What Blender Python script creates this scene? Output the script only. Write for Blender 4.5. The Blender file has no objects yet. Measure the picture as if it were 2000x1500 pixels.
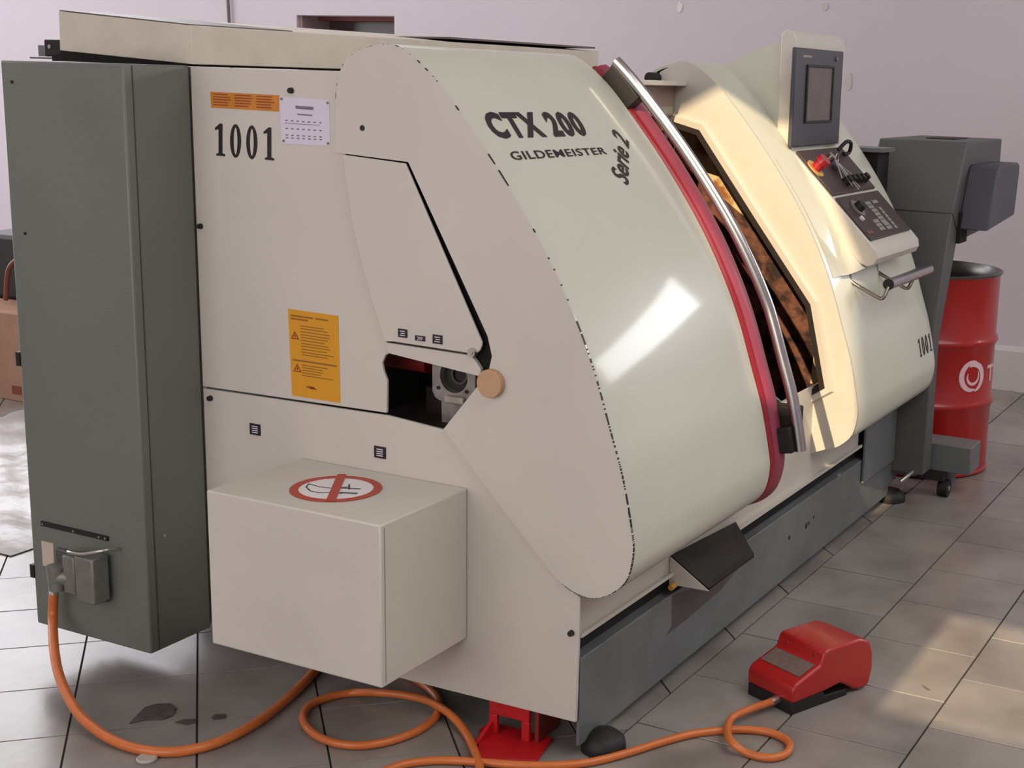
import bpy, bmesh, math, random
import numpy as np
from mathutils import Vector, Matrix
random.seed(7)
C = bpy.context.scene.collection
scn = bpy.context.scene

# ------------------------------------------------------------------ camera
YAW, PITCH, ROLL, FPX, CX, CY = 0.4653, 0.2133, 0.0288, 2738.7, 1251.0, 750.0
CAM = Vector((0, 0, 1.57))
w_ = Vector((math.cos(YAW)*math.cos(PITCH), math.sin(YAW)*math.cos(PITCH), -math.sin(PITCH)))
r0 = Vector((math.sin(YAW), -math.cos(YAW), 0)); u0 = r0.cross(w_)
r_ = r0*math.cos(ROLL)+u0*math.sin(ROLL); u_ = -r0*math.sin(ROLL)+u0*math.cos(ROLL)
cam = bpy.data.cameras.new('camera'); co = bpy.data.objects.new('camera', cam); C.objects.link(co)
M = Matrix((r_, u_, -w_)).transposed().to_4x4(); M.translation = CAM; co.matrix_world = M
cam.sensor_width = 36; cam.lens = FPX/2000*36; cam.shift_x = -(CX-1000)/2000; cam.shift_y = 0
cam.clip_start = 0.05; scn.camera = co

# ------------------------------------------------------------------ light and exposure
scn.view_settings.view_transform = 'Standard'; scn.view_settings.look = 'None'
scn.view_settings.gamma = 1; scn.view_settings.use_curve_mapping = False
scn.view_settings.exposure = -0.13
W = bpy.data.worlds.new('world'); scn.world = W; W.use_nodes = True
W.node_tree.nodes['Background'].inputs[0].default_value = (0.75, 0.85, 1, 1)
W.node_tree.nodes['Background'].inputs[1].default_value = 1.0
def area(name, loc, d, sx, sy, power, col):
    l = bpy.data.lights.new(name, 'AREA'); l.shape = 'RECTANGLE'; l.size = sx; l.size_y = sy
    l.energy = power; l.color = col
    o = bpy.data.objects.new(name, l); o.location = loc
    o.rotation_euler = Vector(d).to_track_quat('-Z', 'Y').to_euler(); C.objects.link(o); return o
def sun(name, d, e, col, ang):
    l = bpy.data.lights.new(name, 'SUN'); l.energy = e; l.color = col; l.angle = ang
    o = bpy.data.objects.new(name, l); o.rotation_euler = Vector(d).to_track_quat('-Z', 'Y').to_euler(); C.objects.link(o)
SUN_D = Vector((1, .15, -.5))
sun('low_sun', SUN_D, 5.8, (1, .78, .48), math.radians(.35))
area('window_light_right', (7.42, -1.75, 2.36), (-1, 0, -.05), 2.3, .56, 52, (.95, .97, 1))
area('window_light_back', (3.6, 10.8, 2.2), (0, -1, -.15), 4.6, 2.6, 200, (.93, .95, 1))
area('window_light_far', (7.38, 8.9, 3.3), (-1, -.1, -.25), 4.0, 1.9, 235, (.95, .96, 1))
area('fill_light_behind', (-2.05, 2.2, 1.9), (1, 0, 0), 4.2, 2.6, 108, (1, .94, .92))  # added unseen fill behind the camera, brightens the faces turned to it
area('ceiling_light_front', (2.6, -1.6, 4.0), (0, .25, -1), 4.5, 3.0, 125, (1, .98, .94))
area('ceiling_light_back', (4.6, 5.2, 4.05), (0, 0, -1), 4.0, 3.0, 60, (1, .98, .96))

# ------------------------------------------------------------------ helpers
def at(px, py, ax, val):
    d = w_ + r_*((px-CX)/FPX) - u_*((py-CY)/FPX)
    return CAM + d*((val-CAM[ax])/d[ax])
def proj(p):
    d = Vector(p)-CAM; z = d.dot(w_); return CX+FPX*d.dot(r_)/z, CY-FPX*d.dot(u_)/z, z
def s2l(c): c = c/255; return c/12.92 if c <= .04045 else ((c+.055)/1.055)**2.4
def rgb(r, g, b): return (s2l(r), s2l(g), s2l(b))
def mat(name, col, rough=.5, metal=0, noise=0, nscale=6, bump=0, bscale=60, coat=0, col2=None, detail=4, spec=.5, ramp=(.35, .7)):
    m = bpy.data.materials.new(name); m.use_nodes = True; nt = m.node_tree; b = nt.nodes['Principled BSDF']
    b.inputs['Base Color'].default_value = (*col, 1); b.inputs['Roughness'].default_value = rough
    b.inputs['Metallic'].default_value = metal; b.inputs['Coat Weight'].default_value = coat
    b.inputs['Coat Roughness'].default_value = .08; b.inputs['Specular IOR Level'].default_value = spec
    tc = nt.nodes.new('ShaderNodeTexCoord')
    if noise or col2:
        n = nt.nodes.new('ShaderNodeTexNoise'); n.inputs['Scale'].default_value = nscale; n.inputs['Detail'].default_value = detail
        nt.links.new(tc.outputs['Object'], n.inputs['Vector'])
        r = nt.nodes.new('ShaderNodeValToRGB'); c2 = col2 or tuple(x*(1-noise) for x in col)
        r.color_ramp.elements[0].position = ramp[0]; r.color_ramp.elements[1].position = ramp[1]
        r.color_ramp.elements[0].color = (*c2, 1); r.color_ramp.elements[1].color = (*col, 1)
        nt.links.new(n.outputs['Fac'], r.inputs['Fac']); nt.links.new(r.outputs['Color'], b.inputs['Base Color'])
    if bump:
        n2 = nt.nodes.new('ShaderNodeTexNoise'); n2.inputs['Scale'].default_value = bscale; n2.inputs['Detail'].default_value = 3
        nt.links.new(tc.outputs['Object'], n2.inputs['Vector'])
        bp = nt.nodes.new('ShaderNodeBump'); bp.inputs['Strength'].default_value = bump; bp.inputs['Distance'].default_value = .01
        nt.links.new(n2.outputs['Fac'], bp.inputs['Height']); nt.links.new(bp.outputs['Normal'], b.inputs['Normal'])
    return m
PAINT = mat('off_white_paint', rgb(205, 199, 189), .38, noise=.07, nscale=2.5, coat=.25, bump=.04, bscale=25)
HOODP = mat('hood_gloss_paint', rgb(203, 203, 188), .38, noise=.05, nscale=2, coat=.5, bump=.02, bscale=12)
DUCTP = mat('worn_duct_paint', rgb(208, 199, 184), .5, noise=.14, nscale=9, bump=.05)
GREEN = mat('green_grey_paint', rgb(108, 113, 104), .42, noise=.12, nscale=2, bump=.08, bscale=220)
STEEL = mat('base_grey_paint', rgb(112, 116, 117), .42, noise=.25, nscale=5, bump=.05)
DGREY = mat('charcoal_paint', rgb(84, 84, 84), .55, noise=.12, nscale=4, bump=.1, bscale=200)
BLACK = mat('black_rubber', rgb(22, 18, 17), .6)
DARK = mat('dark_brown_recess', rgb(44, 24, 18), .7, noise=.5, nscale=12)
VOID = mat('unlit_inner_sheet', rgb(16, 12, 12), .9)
CHROME = mat('brushed_tube', rgb(190, 188, 188), .24, 1, noise=.1, nscale=30)
ROD = mat('bent_rod_steel', rgb(150, 140, 130), .3, 1)
REDP = mat('red_rail_plastic', rgb(146, 60, 82), .5, coat=.02, noise=.1, nscale=3)
REDD = mat('deep_red_plastic', rgb(140, 26, 36), .35, coat=.2)
CAST = mat('cast_grey_metal', rgb(160, 152, 144), .55, .2, noise=.35, nscale=25, bump=.2)
RUST_LIT = mat('stained_sunlit_sheet', rgb(214, 190, 140), .5, col2=rgb(150, 92, 46), nscale=11, detail=8, ramp=(.38, .5))  # coolant stains plus the sunlit tone of the upper chamber wall
DIRT_SHADE = mat('dirty_shaded_wall', rgb(112, 70, 54), .6, col2=rgb(44, 22, 17), nscale=22, detail=9, bump=.4, bscale=40, ramp=(.4, .6))  # brown dirt plus the shade below the shadow line, in one colour
YEL = mat('amber_label', rgb(212, 148, 20), .5); YELT = mat('amber_label_print', rgb(140, 92, 20), .6)
ORL = mat('orange_label', rgb(205, 130, 40), .5, noise=.2, nscale=12); ORT = mat('label_red_print', rgb(140, 62, 28), .6)
PAPER = mat('white_paper', rgb(214, 206, 220), .8); PRINT = mat('grey_print', rgb(120, 112, 122), .8)
INK = mat('black_ink', rgb(26, 18, 16), .5)
SIGNW = mat('sign_white', rgb(228, 224, 226), .5); SIGNR = mat('sign_red', rgb(176, 62, 44), .5)
BEZ = mat('monitor_plastic', rgb(62, 62, 68), .4); SCR = mat('dark_monitor_glass', rgb(104, 92, 90), .18, noise=.12, nscale=14)
PAN = mat('panel_brown_plastic', rgb(58, 44, 40), .45); KEYM = mat('grey_key', rgb(140, 138, 128), .5)
BTN = mat('stop_button_red', rgb(176, 26, 40), .35, coat=.3); GOLD = mat('yellow_ring', rgb(190, 150, 90), .5)
NICK = mat('nickel', rgb(196, 190, 180), .3, .9)
ORANGE = mat('orange_cable_sheath', rgb(206, 112, 52), .4, noise=.12, nscale=30, coat=.1)
DRUM = mat('drum_red_paint', rgb(172, 16, 10), .32, coat=.3, noise=.12, nscale=4)
DRUMIN = mat('drum_bare_rim', rgb(110, 108, 104), .3, .8)
PEDR = mat('pedal_red_paint', rgb(172, 30, 28), .38, noise=.12, nscale=20, coat=.15)
LABG = mat('pedal_plate_grey', rgb(120, 100, 94), .5, noise=.3, nscale=60)
JACKR = mat('jack_red_paint', rgb(192, 22, 28), .45, noise=.2, nscale=14)
TAN = mat('tan_cap', rgb(188, 150, 114), .7)
AMB = mat('amber_tone', rgb(206, 150, 60), .3)
CARD = mat('cardboard', rgb(176, 136, 112), .9, noise=.15, nscale=10)
SHEET = mat('crumpled_film', rgb(190, 186, 184), .35, noise=.15, nscale=4, bump=.6, bscale=10)
WALL = mat('lilac_plaster', rgb(212, 202, 208), .85, noise=.04, nscale=1.3, bump=.05, bscale=14)
PLAS2 = mat('bare_plaster', rgb(204, 194, 192), .9); PLAS = mat('white_filler', rgb(226, 222, 218), .9)
CEIL = mat('ceiling_white', rgb(210, 208, 204), .9)
GROUT = mat('dark_grout', rgb(44, 40, 38), .9)
TILES = [mat('floor_tile_%s' % k, c, .3, noise=.2, nscale=4.5, detail=9, bump=.05, bscale=30, col2=c2, ramp=(.3, .62)) for k, c, c2 in
         (('a', rgb(146, 140, 134), rgb(120, 114, 109)), ('b', rgb(141, 135, 130), rgb(116, 110, 105)), ('c', rgb(150, 143, 136), rgb(124, 117, 111)))]

def mesh_of(name, vs, fs, smooth=None):
    me = bpy.data.meshes.new(name); me.from_pydata([tuple(v) for v in vs], [], fs); me.update()
    bm = bmesh.new(); bm.from_mesh(me); bmesh.ops.recalc_face_normals(bm, faces=bm.faces); bm.to_mesh(me); bm.free()
    if smooth:
        for p in me.polygons: p.use_smooth = True
        me.set_sharp_from_angle(angle=math.radians(smooth))
    return me
class G:
    """collects geometry in world coordinates; .obj() links it as ONE object"""
    def __init__(s): s.v = []; s.f = []
    def add(s, vs, fs):
        o = len(s.v); s.v += [Vector(v) for v in vs]; s.f += [tuple(i+o for i in f) for f in fs]; return s
    def box(s, x0, x1, y0, y1, z0, z1):
        return s.add([(x, y, z) for x in (x0, x1) for y in (y0, y1) for z in (z0, z1)],
                     [(0, 1, 3, 2), (4, 6, 7, 5), (0, 4, 5, 1), (2, 3, 7, 6), (0, 2, 6, 4), (1, 5, 7, 3)])
    def px(s, poly, x0, x1):           # YZ outline extruded along X
        n = len(poly); vs = [(x0, a, b) for a, b in poly]+[(x1, a, b) for a, b in poly]
        return s.add(vs, [tuple(range(n)), tuple(range(2*n-1, n-1, -1))]+[(i, (i+1) % n, n+(i+1) % n, n+i) for i in range(n)])
    def ext(s, poly3, d):              # planar 3D outline extruded by vector d
        n = len(poly3); P = [Vector(p) for p in poly3]; d = Vector(d)
        return s.add(P+[p+d for p in P], [tuple(range(n)), tuple(range(2*n-1, n-1, -1))]+[(i, (i+1) % n, n+(i+1) % n, n+i) for i in range(n)])
    def ring(s, outer, inner, x0, x1):  # YZ ring, both loops the same length
        n = len(outer); vs = [(x, a, b) for x in (x0, x1) for L in (outer, inner) for a, b in L]; f = []
        for i in range(n):
            j = (i+1) % n
            f += [(i, j, n+j, n+i), (2*n+i, 3*n+i, 3*n+j, 2*n+j), (i, 2*n+i, 2*n+j, j), (n+i, n+j, 3*n+j, 3*n+i)]
        return s.add(vs, f)
    def cyl(s, a, b, ra, rb=None, n=20, caps=True):
        a = Vector(a); b = Vector(b); rb = ra if rb is None else rb; d = (b-a).normalized()
        t = d.orthogonal().normalized(); q = d.cross(t); vs = []
        for c, r in ((a, ra), (b, rb)):
            for i in range(n): an = 2*math.pi*i/n; vs.append(c+(t*math.cos(an)+q*math.sin(an))*r)
        f = [(i, (i+1) % n, n+(i+1) % n, n+i) for i in range(n)]
        if caps: f += [tuple(range(n))[::-1], tuple(range(n, 2*n))]
        return s.add(vs, f)
    def lathe(s, c, prof, n=48):       # prof of (radius, z) about vertical axis at c
        vs = []; m = len(prof)
        for i in range(n):
            an = 2*math.pi*i/n
            for r, z in prof: vs.append((c[0]+r*math.cos(an), c[1]+r*math.sin(an), c[2]+z))
        return s.add(vs, [(i*m+k, ((i+1) % n)*m+k, ((i+1) % n)*m+k+1, i*m+k+1) for i in range(n) for k in range(m-1)])
    def tube(s, pts, r, n=12, close=False):
        P = [Vector(p) for p in pts]; t0 = (P[1]-P[0]).normalized(); nv = t0.orthogonal().normalized(); vs = []
        for i, p in enumerate(P):
            t = (P[min(i+1, len(P)-1)]-P[max(i-1, 0)]).normalized(); nv = (nv-t*nv.dot(t)).normalized(); b = t.cross(nv)
            for k in range(n): an = 2*math.pi*k/n; vs.append(p+(nv*math.cos(an)+b*math.sin(an))*r)
        f = [(i*n+k, i*n+(k+1) % n, (i+1)*n+(k+1) % n, (i+1)*n+k) for i in range(len(P)-1) for k in range(n)]
        f += [tuple(range(n))[::-1], tuple(range((len(P)-1)*n, len(P)*n))]
        return s.add(vs, f)
    def sweep(s, prof, sect, close=False):  # prof: YZ curve with outward normals; sect: (x, off) points
        N = normals(prof); m = len(sect); vs = []
        for p, nn in zip(prof, N):
            for x, o in sect: vs.append((x, p[0]+nn[0]*o, p[1]+nn[1]*o))
        f = [(i*m+k, (i+1)*m+k, (i+1)*m+k+1, i*m+k+1) for i in range(len(prof)-1) for k in range(m-1)]
        return s.add(vs, f)
    def obj(s, name, m, parent=None, smooth=None, bevel=0, label=None, kind=None):
        off = Vector((0, 0, 0)); q = parent
        while q is not None: off += q.location; q = q.parent
        me = mesh_of(name, [v-off for v in s.v], s.f, smooth); me.materials.append(m)
        o = bpy.data.objects.new(name, me); C.objects.link(o)
        if parent is not None: o.parent = parent
        if bevel:
            b = o.modifiers.new('bevel', 'BEVEL'); b.width = bevel; b.segments = 2; b.limit_method = 'ANGLE'; b.angle_limit = math.radians(40)
            for p in me.polygons: p.use_smooth = True
            me.set_sharp_from_angle(angle=math.radians(smooth or 35))
        if label: o['label'] = label
        if kind: o['kind'] = kind
        return o
def normals(prof):
    out = []
    for i in range(len(prof)):
        a = prof[max(i-1, 0)]; b = prof[min(i+1, len(prof)-1)]; e = Vector((b[0]-a[0], b[1]-a[1])).normalized(); out.append((e[1], -e[0]))
    return out
def cr(P, k=6):                        # Catmull-Rom through the points
    P = [Vector(p) for p in P]; Q = [2*P[0]-P[1]]+P+[2*P[-1]-P[-2]]; out = []
    for i in range(1, len(Q)-2):
        for j in range(k):
            t = j/k; a, b, c, d = Q[i-1], Q[i], Q[i+1], Q[i+2]
            out.append(.5*((2*b)+(c-a)*t+(2*a-5*b+4*c-d)*t*t+(3*b-a-3*c+d)*t**3))
    out.append(P[-1]); return out
def thing(name, loc, label, cat, group=None):
    o = bpy.data.objects.new(name, None); o.location = loc; C.objects.link(o); o.empty_display_size = .1
    o['label'] = label; o['category'] = cat
    if group: o['group'] = group
    return o
def tag(o, label, cat, group=None):
    o['label'] = label; o['category'] = cat
    if group: o['group'] = group
    return o
def struct(o): o['kind'] = 'structure'; return o
def offset_poly(L, d):                 # miter offset of a closed 2D polygon, away from its centroid
    n = len(L); cen = (sum(p[0] for p in L)/n, sum(p[1] for p in L)/n); out = []
    def en(a, b):
        e = Vector((b[0]-a[0], b[1]-a[1])).normalized(); q = Vector((e[1], -e[0]))
        m = Vector(((a[0]+b[0])/2-cen[0], (a[1]+b[1])/2-cen[1]))
        return q if q.dot(m) > 0 else -q
    for i in range(n):
        a, b, c = L[i-1], L[i], L[(i+1) % n]; n1 = en(a, b); n2 = en(b, c); h = (n1+n2).normalized()
        out.append((b[0]+h[0]*d/max(.4, h.dot(n1)), b[1]+h[1]*d/max(.4, h.dot(n1))))
    return out

# ================================================================== the room
RX0, RX1, RY0, RY1, RZ = -2.2, 7.5, -5.0, 11.0, 5.3
# grout bed
fl = struct(G().box(RX0, RX1, RY0, RY1, -.12, -.004).obj('floor', GROUT))
# tiles: square-laid field in front of the machine, field laid at an angle under and behind it
def clip(poly, fn):
    out = []
    for i in range(len(poly)):
        a, b = poly[i-1], poly[i]; fa, fb = fn(a), fn(b)
        if (fa >= 0) != (fb >= 0): t = fa/(fa-fb); out.append((a[0]+(b[0]-a[0])*t, a[1]+(b[1]-a[1])*t))
        if fb >= 0: out.append(b)
    return out
GY = 1.4455; tiles = []; g = .0024
ROW = .3225; COL = .3365
for r in range(0, 20):
    y1 = GY-r*ROW; y0 = y1-ROW; x_off = (3.249, 3.087, 3.259, 3.10)[r % 4]
    if y1 < RY0: break
    for c in range(-21, 14):
        x0 = x_off+c*COL; x1 = x0+COL
        if x1 < RX0 or x0 > RX1: continue
        tiles.append([(max(x0, RX0)+g, max(y0, RY0)+g), (min(x1, RX1)-g, max(y0, RY0)+g), (min(x1, RX1)-g, y1-g), (max(x0, RX0)+g, y1-g)])
TH = .7678; ca, sa = math.cos(TH), math.sin(TH); DS = .2945
for i in range(-30, 50):
    for j in range(-30, 40):
        a0 = 3.065+i*.2905; b0 = .068+j*.2965; P = []
        for a, b in ((a0+g, b0+g), (a0+.2905-g, b0+g), (a0+.2905-g, b0+.2965-g), (a0+g, b0+.2965-g)): P.append((a*ca-b*sa, a*sa+b*ca))
        for fn in (lambda p: p[1]-GY-g, lambda p: p[0]-RX0, lambda p: RX1-p[0], lambda p: RY1-p[1]):
            if P: P = clip(P, fn)
        if len(P) >= 3:
            A = abs(sum(P[k-1][0]*P[k][1]-P[k][0]*P[k-1][1] for k in range(len(P))))/2
            if A > .0006: tiles.append(P)
def tile_geo(Gx, P, dz):
    cx = sum(p[0] for p in P)/len(P); cy = sum(p[1] for p in P)/len(P); n = len(P)
    lo = [(p[0], p[1], -.02) for p in P]; mid = [(p[0], p[1], -.0012+dz) for p in P]
    hi = [(p[0]+(cx-p[0])*.003, p[1]+(cy-p[1])*.003, dz) for p in P]
    f = [tuple(range(2*n, 3*n))]+[(i, (i+1) % n, n+(i+1) % n, n+i) for i in range(n)]+[(n+i, n+(i+1) % n, 2*n+(i+1) % n, 2*n+i) for i in range(n)]
    Gx.add(lo+mid+hi, f)
vis, rest = [], []
for P in tiles:
    cx = sum(p[0] for p in P)/len(P); cy = sum(p[1] for p in P)/len(P)
    d = Vector((cx, cy, 0))-CAM; seen = False
    if d.dot(w_) > .3:
        for p in P+[(cx, cy)]:
            u, v, z = proj((p[0], p[1], 0))
            if -40 < u < 2040 and 640 < v < 1560: seen = True
        u, v, z = proj((cx, cy, 0))
        if 3.1 < cx < 5.0 and cy > 1.75: seen = False
        if 430 < u < 1700 and v < 1230 and cy > 1.5: seen = False
        if cy > 4.5 and u > 140: seen = False
    (vis if seen else rest).append((d.length, P))
vis.sort(key=lambda t: t[0]); rest += vis[298:]; vis = vis[:298]
for k, (_, P) in enumerate(vis):
    T = G(); tile_geo(T, P, random.uniform(-.0006, .0006)); T.obj('tile', TILES[k % 3], fl)
T = G()
for _, P in rest: tile_geo(T, P, 0)
T.obj('tiles', TILES[0], fl, kind='stuff')

# far wall with its dark recessed opening
def hole_wall(name, ax, v0, v1, outer, holes, m):
    """slab between v0 and v1 on axis ax; outline and holes as 2D loops in the other two axes"""
    bm = bmesh.new(); loops = []
    def p3(p, v): return (v, p[0], p[1]) if ax == 0 else (p[0], v, p[1])
    for L in [outer]+holes:
        vs = [bm.verts.new(p3(p, v0)) for p in L]; es = [bm.edges.new((vs[i], vs[(i+1) % len(vs)])) for i in range(len(vs))]
    bmesh.ops.triangle_fill(bm, use_beauty=True, use_dissolve=False, edges=bm.edges[:])
    r = bmesh.ops.extrude_face_region(bm, geom=bm.faces[:])
    for v in r['geom']:
        if isinstance(v, bmesh.types.BMVert): v.co[ax] = v1
    bmesh.ops.recalc_face_normals(bm, faces=bm.faces)
    me = bpy.data.meshes.new(name); bm.to_mesh(me); bm.free(); me.materials.append(m)
    o = bpy.data.objects.new(name, me); C.objects.link(o); return struct(o)
rect = lambda a0, a1, b0, b1: [(a0, b0), (a1, b0), (a1, b1), (a0, b1)]
hole_wall('wall_far', 0, RX1, RX1+.45, rect(RY0, RY1, 0, RZ), [rect(5.595, 6.39, 1.25, 1.926), rect(-2.9, -.6, 2.08, 2.64)], WALL)
w1 = G().box(RX1+.30, RX1+.32, 5.55, 6.45, 1.2, 2.0).obj('window_1', mat('dusty_dark_pane', rgb(84, 70, 72), .3)); struct(w1)
G().box(RX1+.02, RX1+.30, 6.36, 6.389, 1.25, 1.926).obj('window_frame', mat('grey_window_jamb', rgb(150, 132, 128), .7), w1)
G().box(RX1+.18, RX1+.30, 5.6, 6.36, 1.90, 1.925).obj('window_head', mat('red_brown_wood', rgb(120, 66, 56), .7), w1)
w2 = G().box(RX1-.03, RX1, -2.97, -.53, 2.01, 2.08).box(RX1-.03, RX1, -2.97, -.53, 2.64, 2.71).box(RX1-.03, RX1, -2.97, -2.9, 2.08, 2.64).box(RX1-.03, RX1, -.6, -.53, 2.08, 2.64).obj('window_2', PAINT); struct(w2)
hole_wall('wall_back', 1, RY1, RY1+.2, rect(RX0, RX1, 0, RZ), [], WALL)
hole_wall('wall_right', 1, RY0-.2, RY0, rect(RX0, RX1, 0, RZ), [], WALL)
# unseen sun-blocking wall behind the camera, holes shaped for plate and floor patch
k = RX0
def back(x, y, z): t = (x-k); return (y-SUN_D[1]*t, z-SUN_D[2]*t)
ap = [back(4.22, *q) for q in ((1.34, .36), (1.50, .36), (1.58, .62), (1.77, .95), (1.98, 1.2), (2.04, 1.46), (1.86, 1.56), (1.62, 1.56), (1.40, 1.12), (1.40, .95), (1.35, .72), (1.33, .55))]
bp_ = [back(4.06, .945, 0), back(3.28, .94, 0), back(3.28, -.9, 0), back(4.08, -.9, 0)]
hole_wall('wall_sun_mask', 0, RX0-.02, RX0, rect(RY0, RY1, 0, RZ), [ap, bp_], WALL)
struct(G().box(RX0, RX1, RY0, RY1, RZ, RZ+.1).obj('ceiling', CEIL))
# low white-washed band at the foot of the far wall
struct(G().ext([(RX1, RY0, 0), (RX1-.05, RY0, 0), (RX1-.03, RY0, .21), (RX1, RY0, .235)], (0, RY1-RY0, 0)).obj('baseboard_far', mat('whitewash', rgb(206, 200, 196), .85, noise=.1, nscale=3)))
def blob(c, ry, rz, m, name, label, th=.004):
    n = 18; P = [(RX1-th, c[1]+ry*random.uniform(.7, 1.15)*math.cos(2*math.pi*i/n), c[2]+rz*random.uniform(.7, 1.15)*math.sin(2*math.pi*i/n)) for i in range(n)]
    return tag(G().ext(P, (th, 0, 0)).obj(name, m), label, 'wall mark')
blob(at(1328, 15, 0, RX1), .018, .034, PLAS, 'filler_patch', 'small white filler patch at the top of the lilac wall above the lathe')
blob(at(1612, 12, 0, RX1), .018, .024, PLAS2, 'filler_patch', 'faint white filler patch on the wall above the control monitor')
blob(at(1657, 160, 0, RX1), .022, .045, PLAS2, 'plaster_chip', 'chipped bare plaster spot on the wall right of the monitor')
a = at(445, 0, 0, RX1-.02); b = at(447, 38, 0, RX1-.02); d = (a-b)
tag(G().cyl(b-d*8, a+d*14, .011, n=10).obj('wall_conduit', mat('conduit_grey', rgb(110, 100, 104), .6)), 'thin grey vertical conduit on the far wall above the duct', 'pipe')

# ================================================================== the lathe
L = thing('cnc_lathe', (3.9, 2.2, 0), 'large off-white cnc lathe with curved hood, red rail and green-grey cabinet', 'machine')
X0 = 2.655
XH = 3.47; XP = 4.22; XE = 5.13
ARC = [(2.150, 1.44), (2.146, 1.523), (2.128, 1.581), (2.083, 1.617), (2.003, 1.634), (1.953, 1.622), (1.897, 1.584), (1.828, 1.519), (1.692, 1.358), (1.577, 1.197), (1.503, 1.067), (1.449, .947),
       (1.403, .813), (1.370, .713), (1.344, .599), (1.337, .541), (1.350, .478), (1.384, .439), (1.429, .416), (1.476, .417), (1.517, .434), (1.560, .47)]
FP = [(p[0], p[1]) for p in cr(ARC, 5)]
FRONT = [p for p in FP if True]
# side plate of the hood
plate = [(2.155, 1.384)]+FP[:-1]+[(1.657, .564), (1.846, .755), (1.752, .869), (1.722, .905), (1.712, .945), (1.724, .99), (1.942, 1.372)]
hs = G().px(plate, X0-.004, X0+.002).obj('hood_side_plate', PAINT, L, smooth=30)
# hood shell
sec = [(X0+.003, -.012), (X0+.003, -.001), (X0+.007, 0), (XH-.006, 0), (XH, -.006), (XH, -.03)]
HP = FP
if (HP[10][0]-HP[0][0]) < 99: pass
def outward(prof):
    N = normals(prof); return prof if N[len(prof)//2][0] < 0 else prof[::-1]
HP = outward(FP)
hood = G().sweep(HP, sec).obj('hood', HOODP, L, smooth=40)
# worn paint along the hood edge: short dark chips of uneven width
chips = G(); N = normals(HP)
run, on = 0, False
for i in range(4, len(HP)-6):
    for q in range(8):
        low = 1-min(1, max(0, (HP[i][1]-.5)/1.1))
        if run <= 0:
            on = not on; run = random.choice((1, 1, 2, 3, 5, 8)) if on else random.choice((3, 6, 9, 14, 22) if low < .5 else (1, 1, 2, 3))
        run -= 1
        if not on: continue
        t0 = q/8; t1 = t0+.13
        p0 = [HP[i][j]+(HP[i+1][j]-HP[i][j])*t0 for j in (0, 1)]; p1 = [HP[i][j]+(HP[i+1][j]-HP[i][j])*t1 for j in (0, 1)]
        n0 = N[i]; wa = random.uniform(.0002, .0008+.0026*low**2*random.random()); wb = random.uniform(.0002, .0008+.002*low**2*random.random())
        chips.add([(X0-.0046, p0[0]-n0[0]*wa, p0[1]-n0[1]*wa), (X0-.0046, p1[0]-n0[0]*wb, p1[1]-n0[1]*wb), (X0-.0046, p1[0]+n0[0]*.0005, p1[1]+n0[1]*.0005), (X0-.0046, p0[0]+n0[0]*.0005, p0[1]+n0[1]*.0005),
                   (X0+.0005+wa, p0[0]+n0[0]*.0008, p0[1]+n0[1]*.0008), (X0+.0005+wb, p1[0]+n0[0]*.0008, p1[1]+n0[1]*.0008)], [(0, 1, 2, 3), (3, 2, 5, 4)])
chips.obj('chipped_edge', INK, L, kind='stuff', label='dark chipped paint along the hood edge')

# end panels
upper = [(2.604, 1.571), (2.604, .7625), (2.016, .770), (2.014, .85), (2.024, .872), (2.028, .892), (2.018, .912), (2.0, .92), (2.014, .945), (2.064, 1.073), (2.107, 1.215), (2.131, 1.368), (2.12, 1.40), (2.06, 1.571)]
G().px(upper, X0+.003, X0+.012).obj('upper_end_panel', PAINT, L, bevel=.002)
lower = [(2.604, .7575), (2.016, .764), (1.85, .751), (1.657, .560), (1.517, .43), (1.474, .407), (1.480, .096), (2.604, .088)]
G().px(lower, X0+.004, X0+.014).obj('lower_end_panel', PAINT, L, bevel=.002)
for n in [(391, 442), (568, 177), (410, 778), (710, 250), (1115, 1237)]:
    p = at(*n, 0, X0); G().cyl((X0-.006, p[1], p[2]), (X0+.01, p[1], p[2]), .0065, .008, n=12).obj('screw', BLACK, L)
# hollow behind the swing flap
back_pl = [(2.13, 1.37), (1.955, 1.368), (1.735, .99), (1.722, .95), (1.732, .905), (1.76, .88), (1.76, .93), (2.02, .95)]
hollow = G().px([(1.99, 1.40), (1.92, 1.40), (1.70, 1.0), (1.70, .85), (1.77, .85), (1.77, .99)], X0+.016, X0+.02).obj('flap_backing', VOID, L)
flap = G().px([(2.131, 1.380), (1.949, 1.3685)]+[(1.7385+.024*(1-math.cos(t)), .975-.03*math.sin(t)) for t in (0, .3, .7, 1.1, 1.5)]+[(1.99, .949), (2.014, .947), (2.062, 1.073), (2.105, 1.215)], X0-.006, X0+.001).obj('swing_flap', PAINT, L, bevel=.002)
G().px([(2.012, .944), (1.770, .940), (1.745, .912), (1.744, .893), (2.0, .918), (2.010, .925)], X0-.002, X0+.012).obj('flap_lip', PAINT, flap, bevel=.0015)
pb = at(927, 687, 0, X0)
G().cyl((X0-.016, pb[1], pb[2]), (X0-.004, pb[1], pb[2]), .0105, n=20).cyl((X0-.019, pb[1], pb[2]), (X0-.016, pb[1], pb[2]), .006, n=6).obj('hinge_bolt', NICK, flap, smooth=35)
def mark_sq(c, w, h, parent):
    o = G().box(X0-.008, X0-.0055, c[1]-w/2, c[1]+w/2, c[2]-h/2, c[2]+h/2).obj('pictogram_sticker', INK, parent)
    for q in range(3):
        zz = c[2]+h*(.25-.25*q); G().box(X0-.009, X0-.008, c[1]-w*.28, c[1]+w*(.28-.1*(q % 2)), zz-h*.045, zz+h*.045).obj('sticker_line', PAPER, o)
    return o
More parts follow.
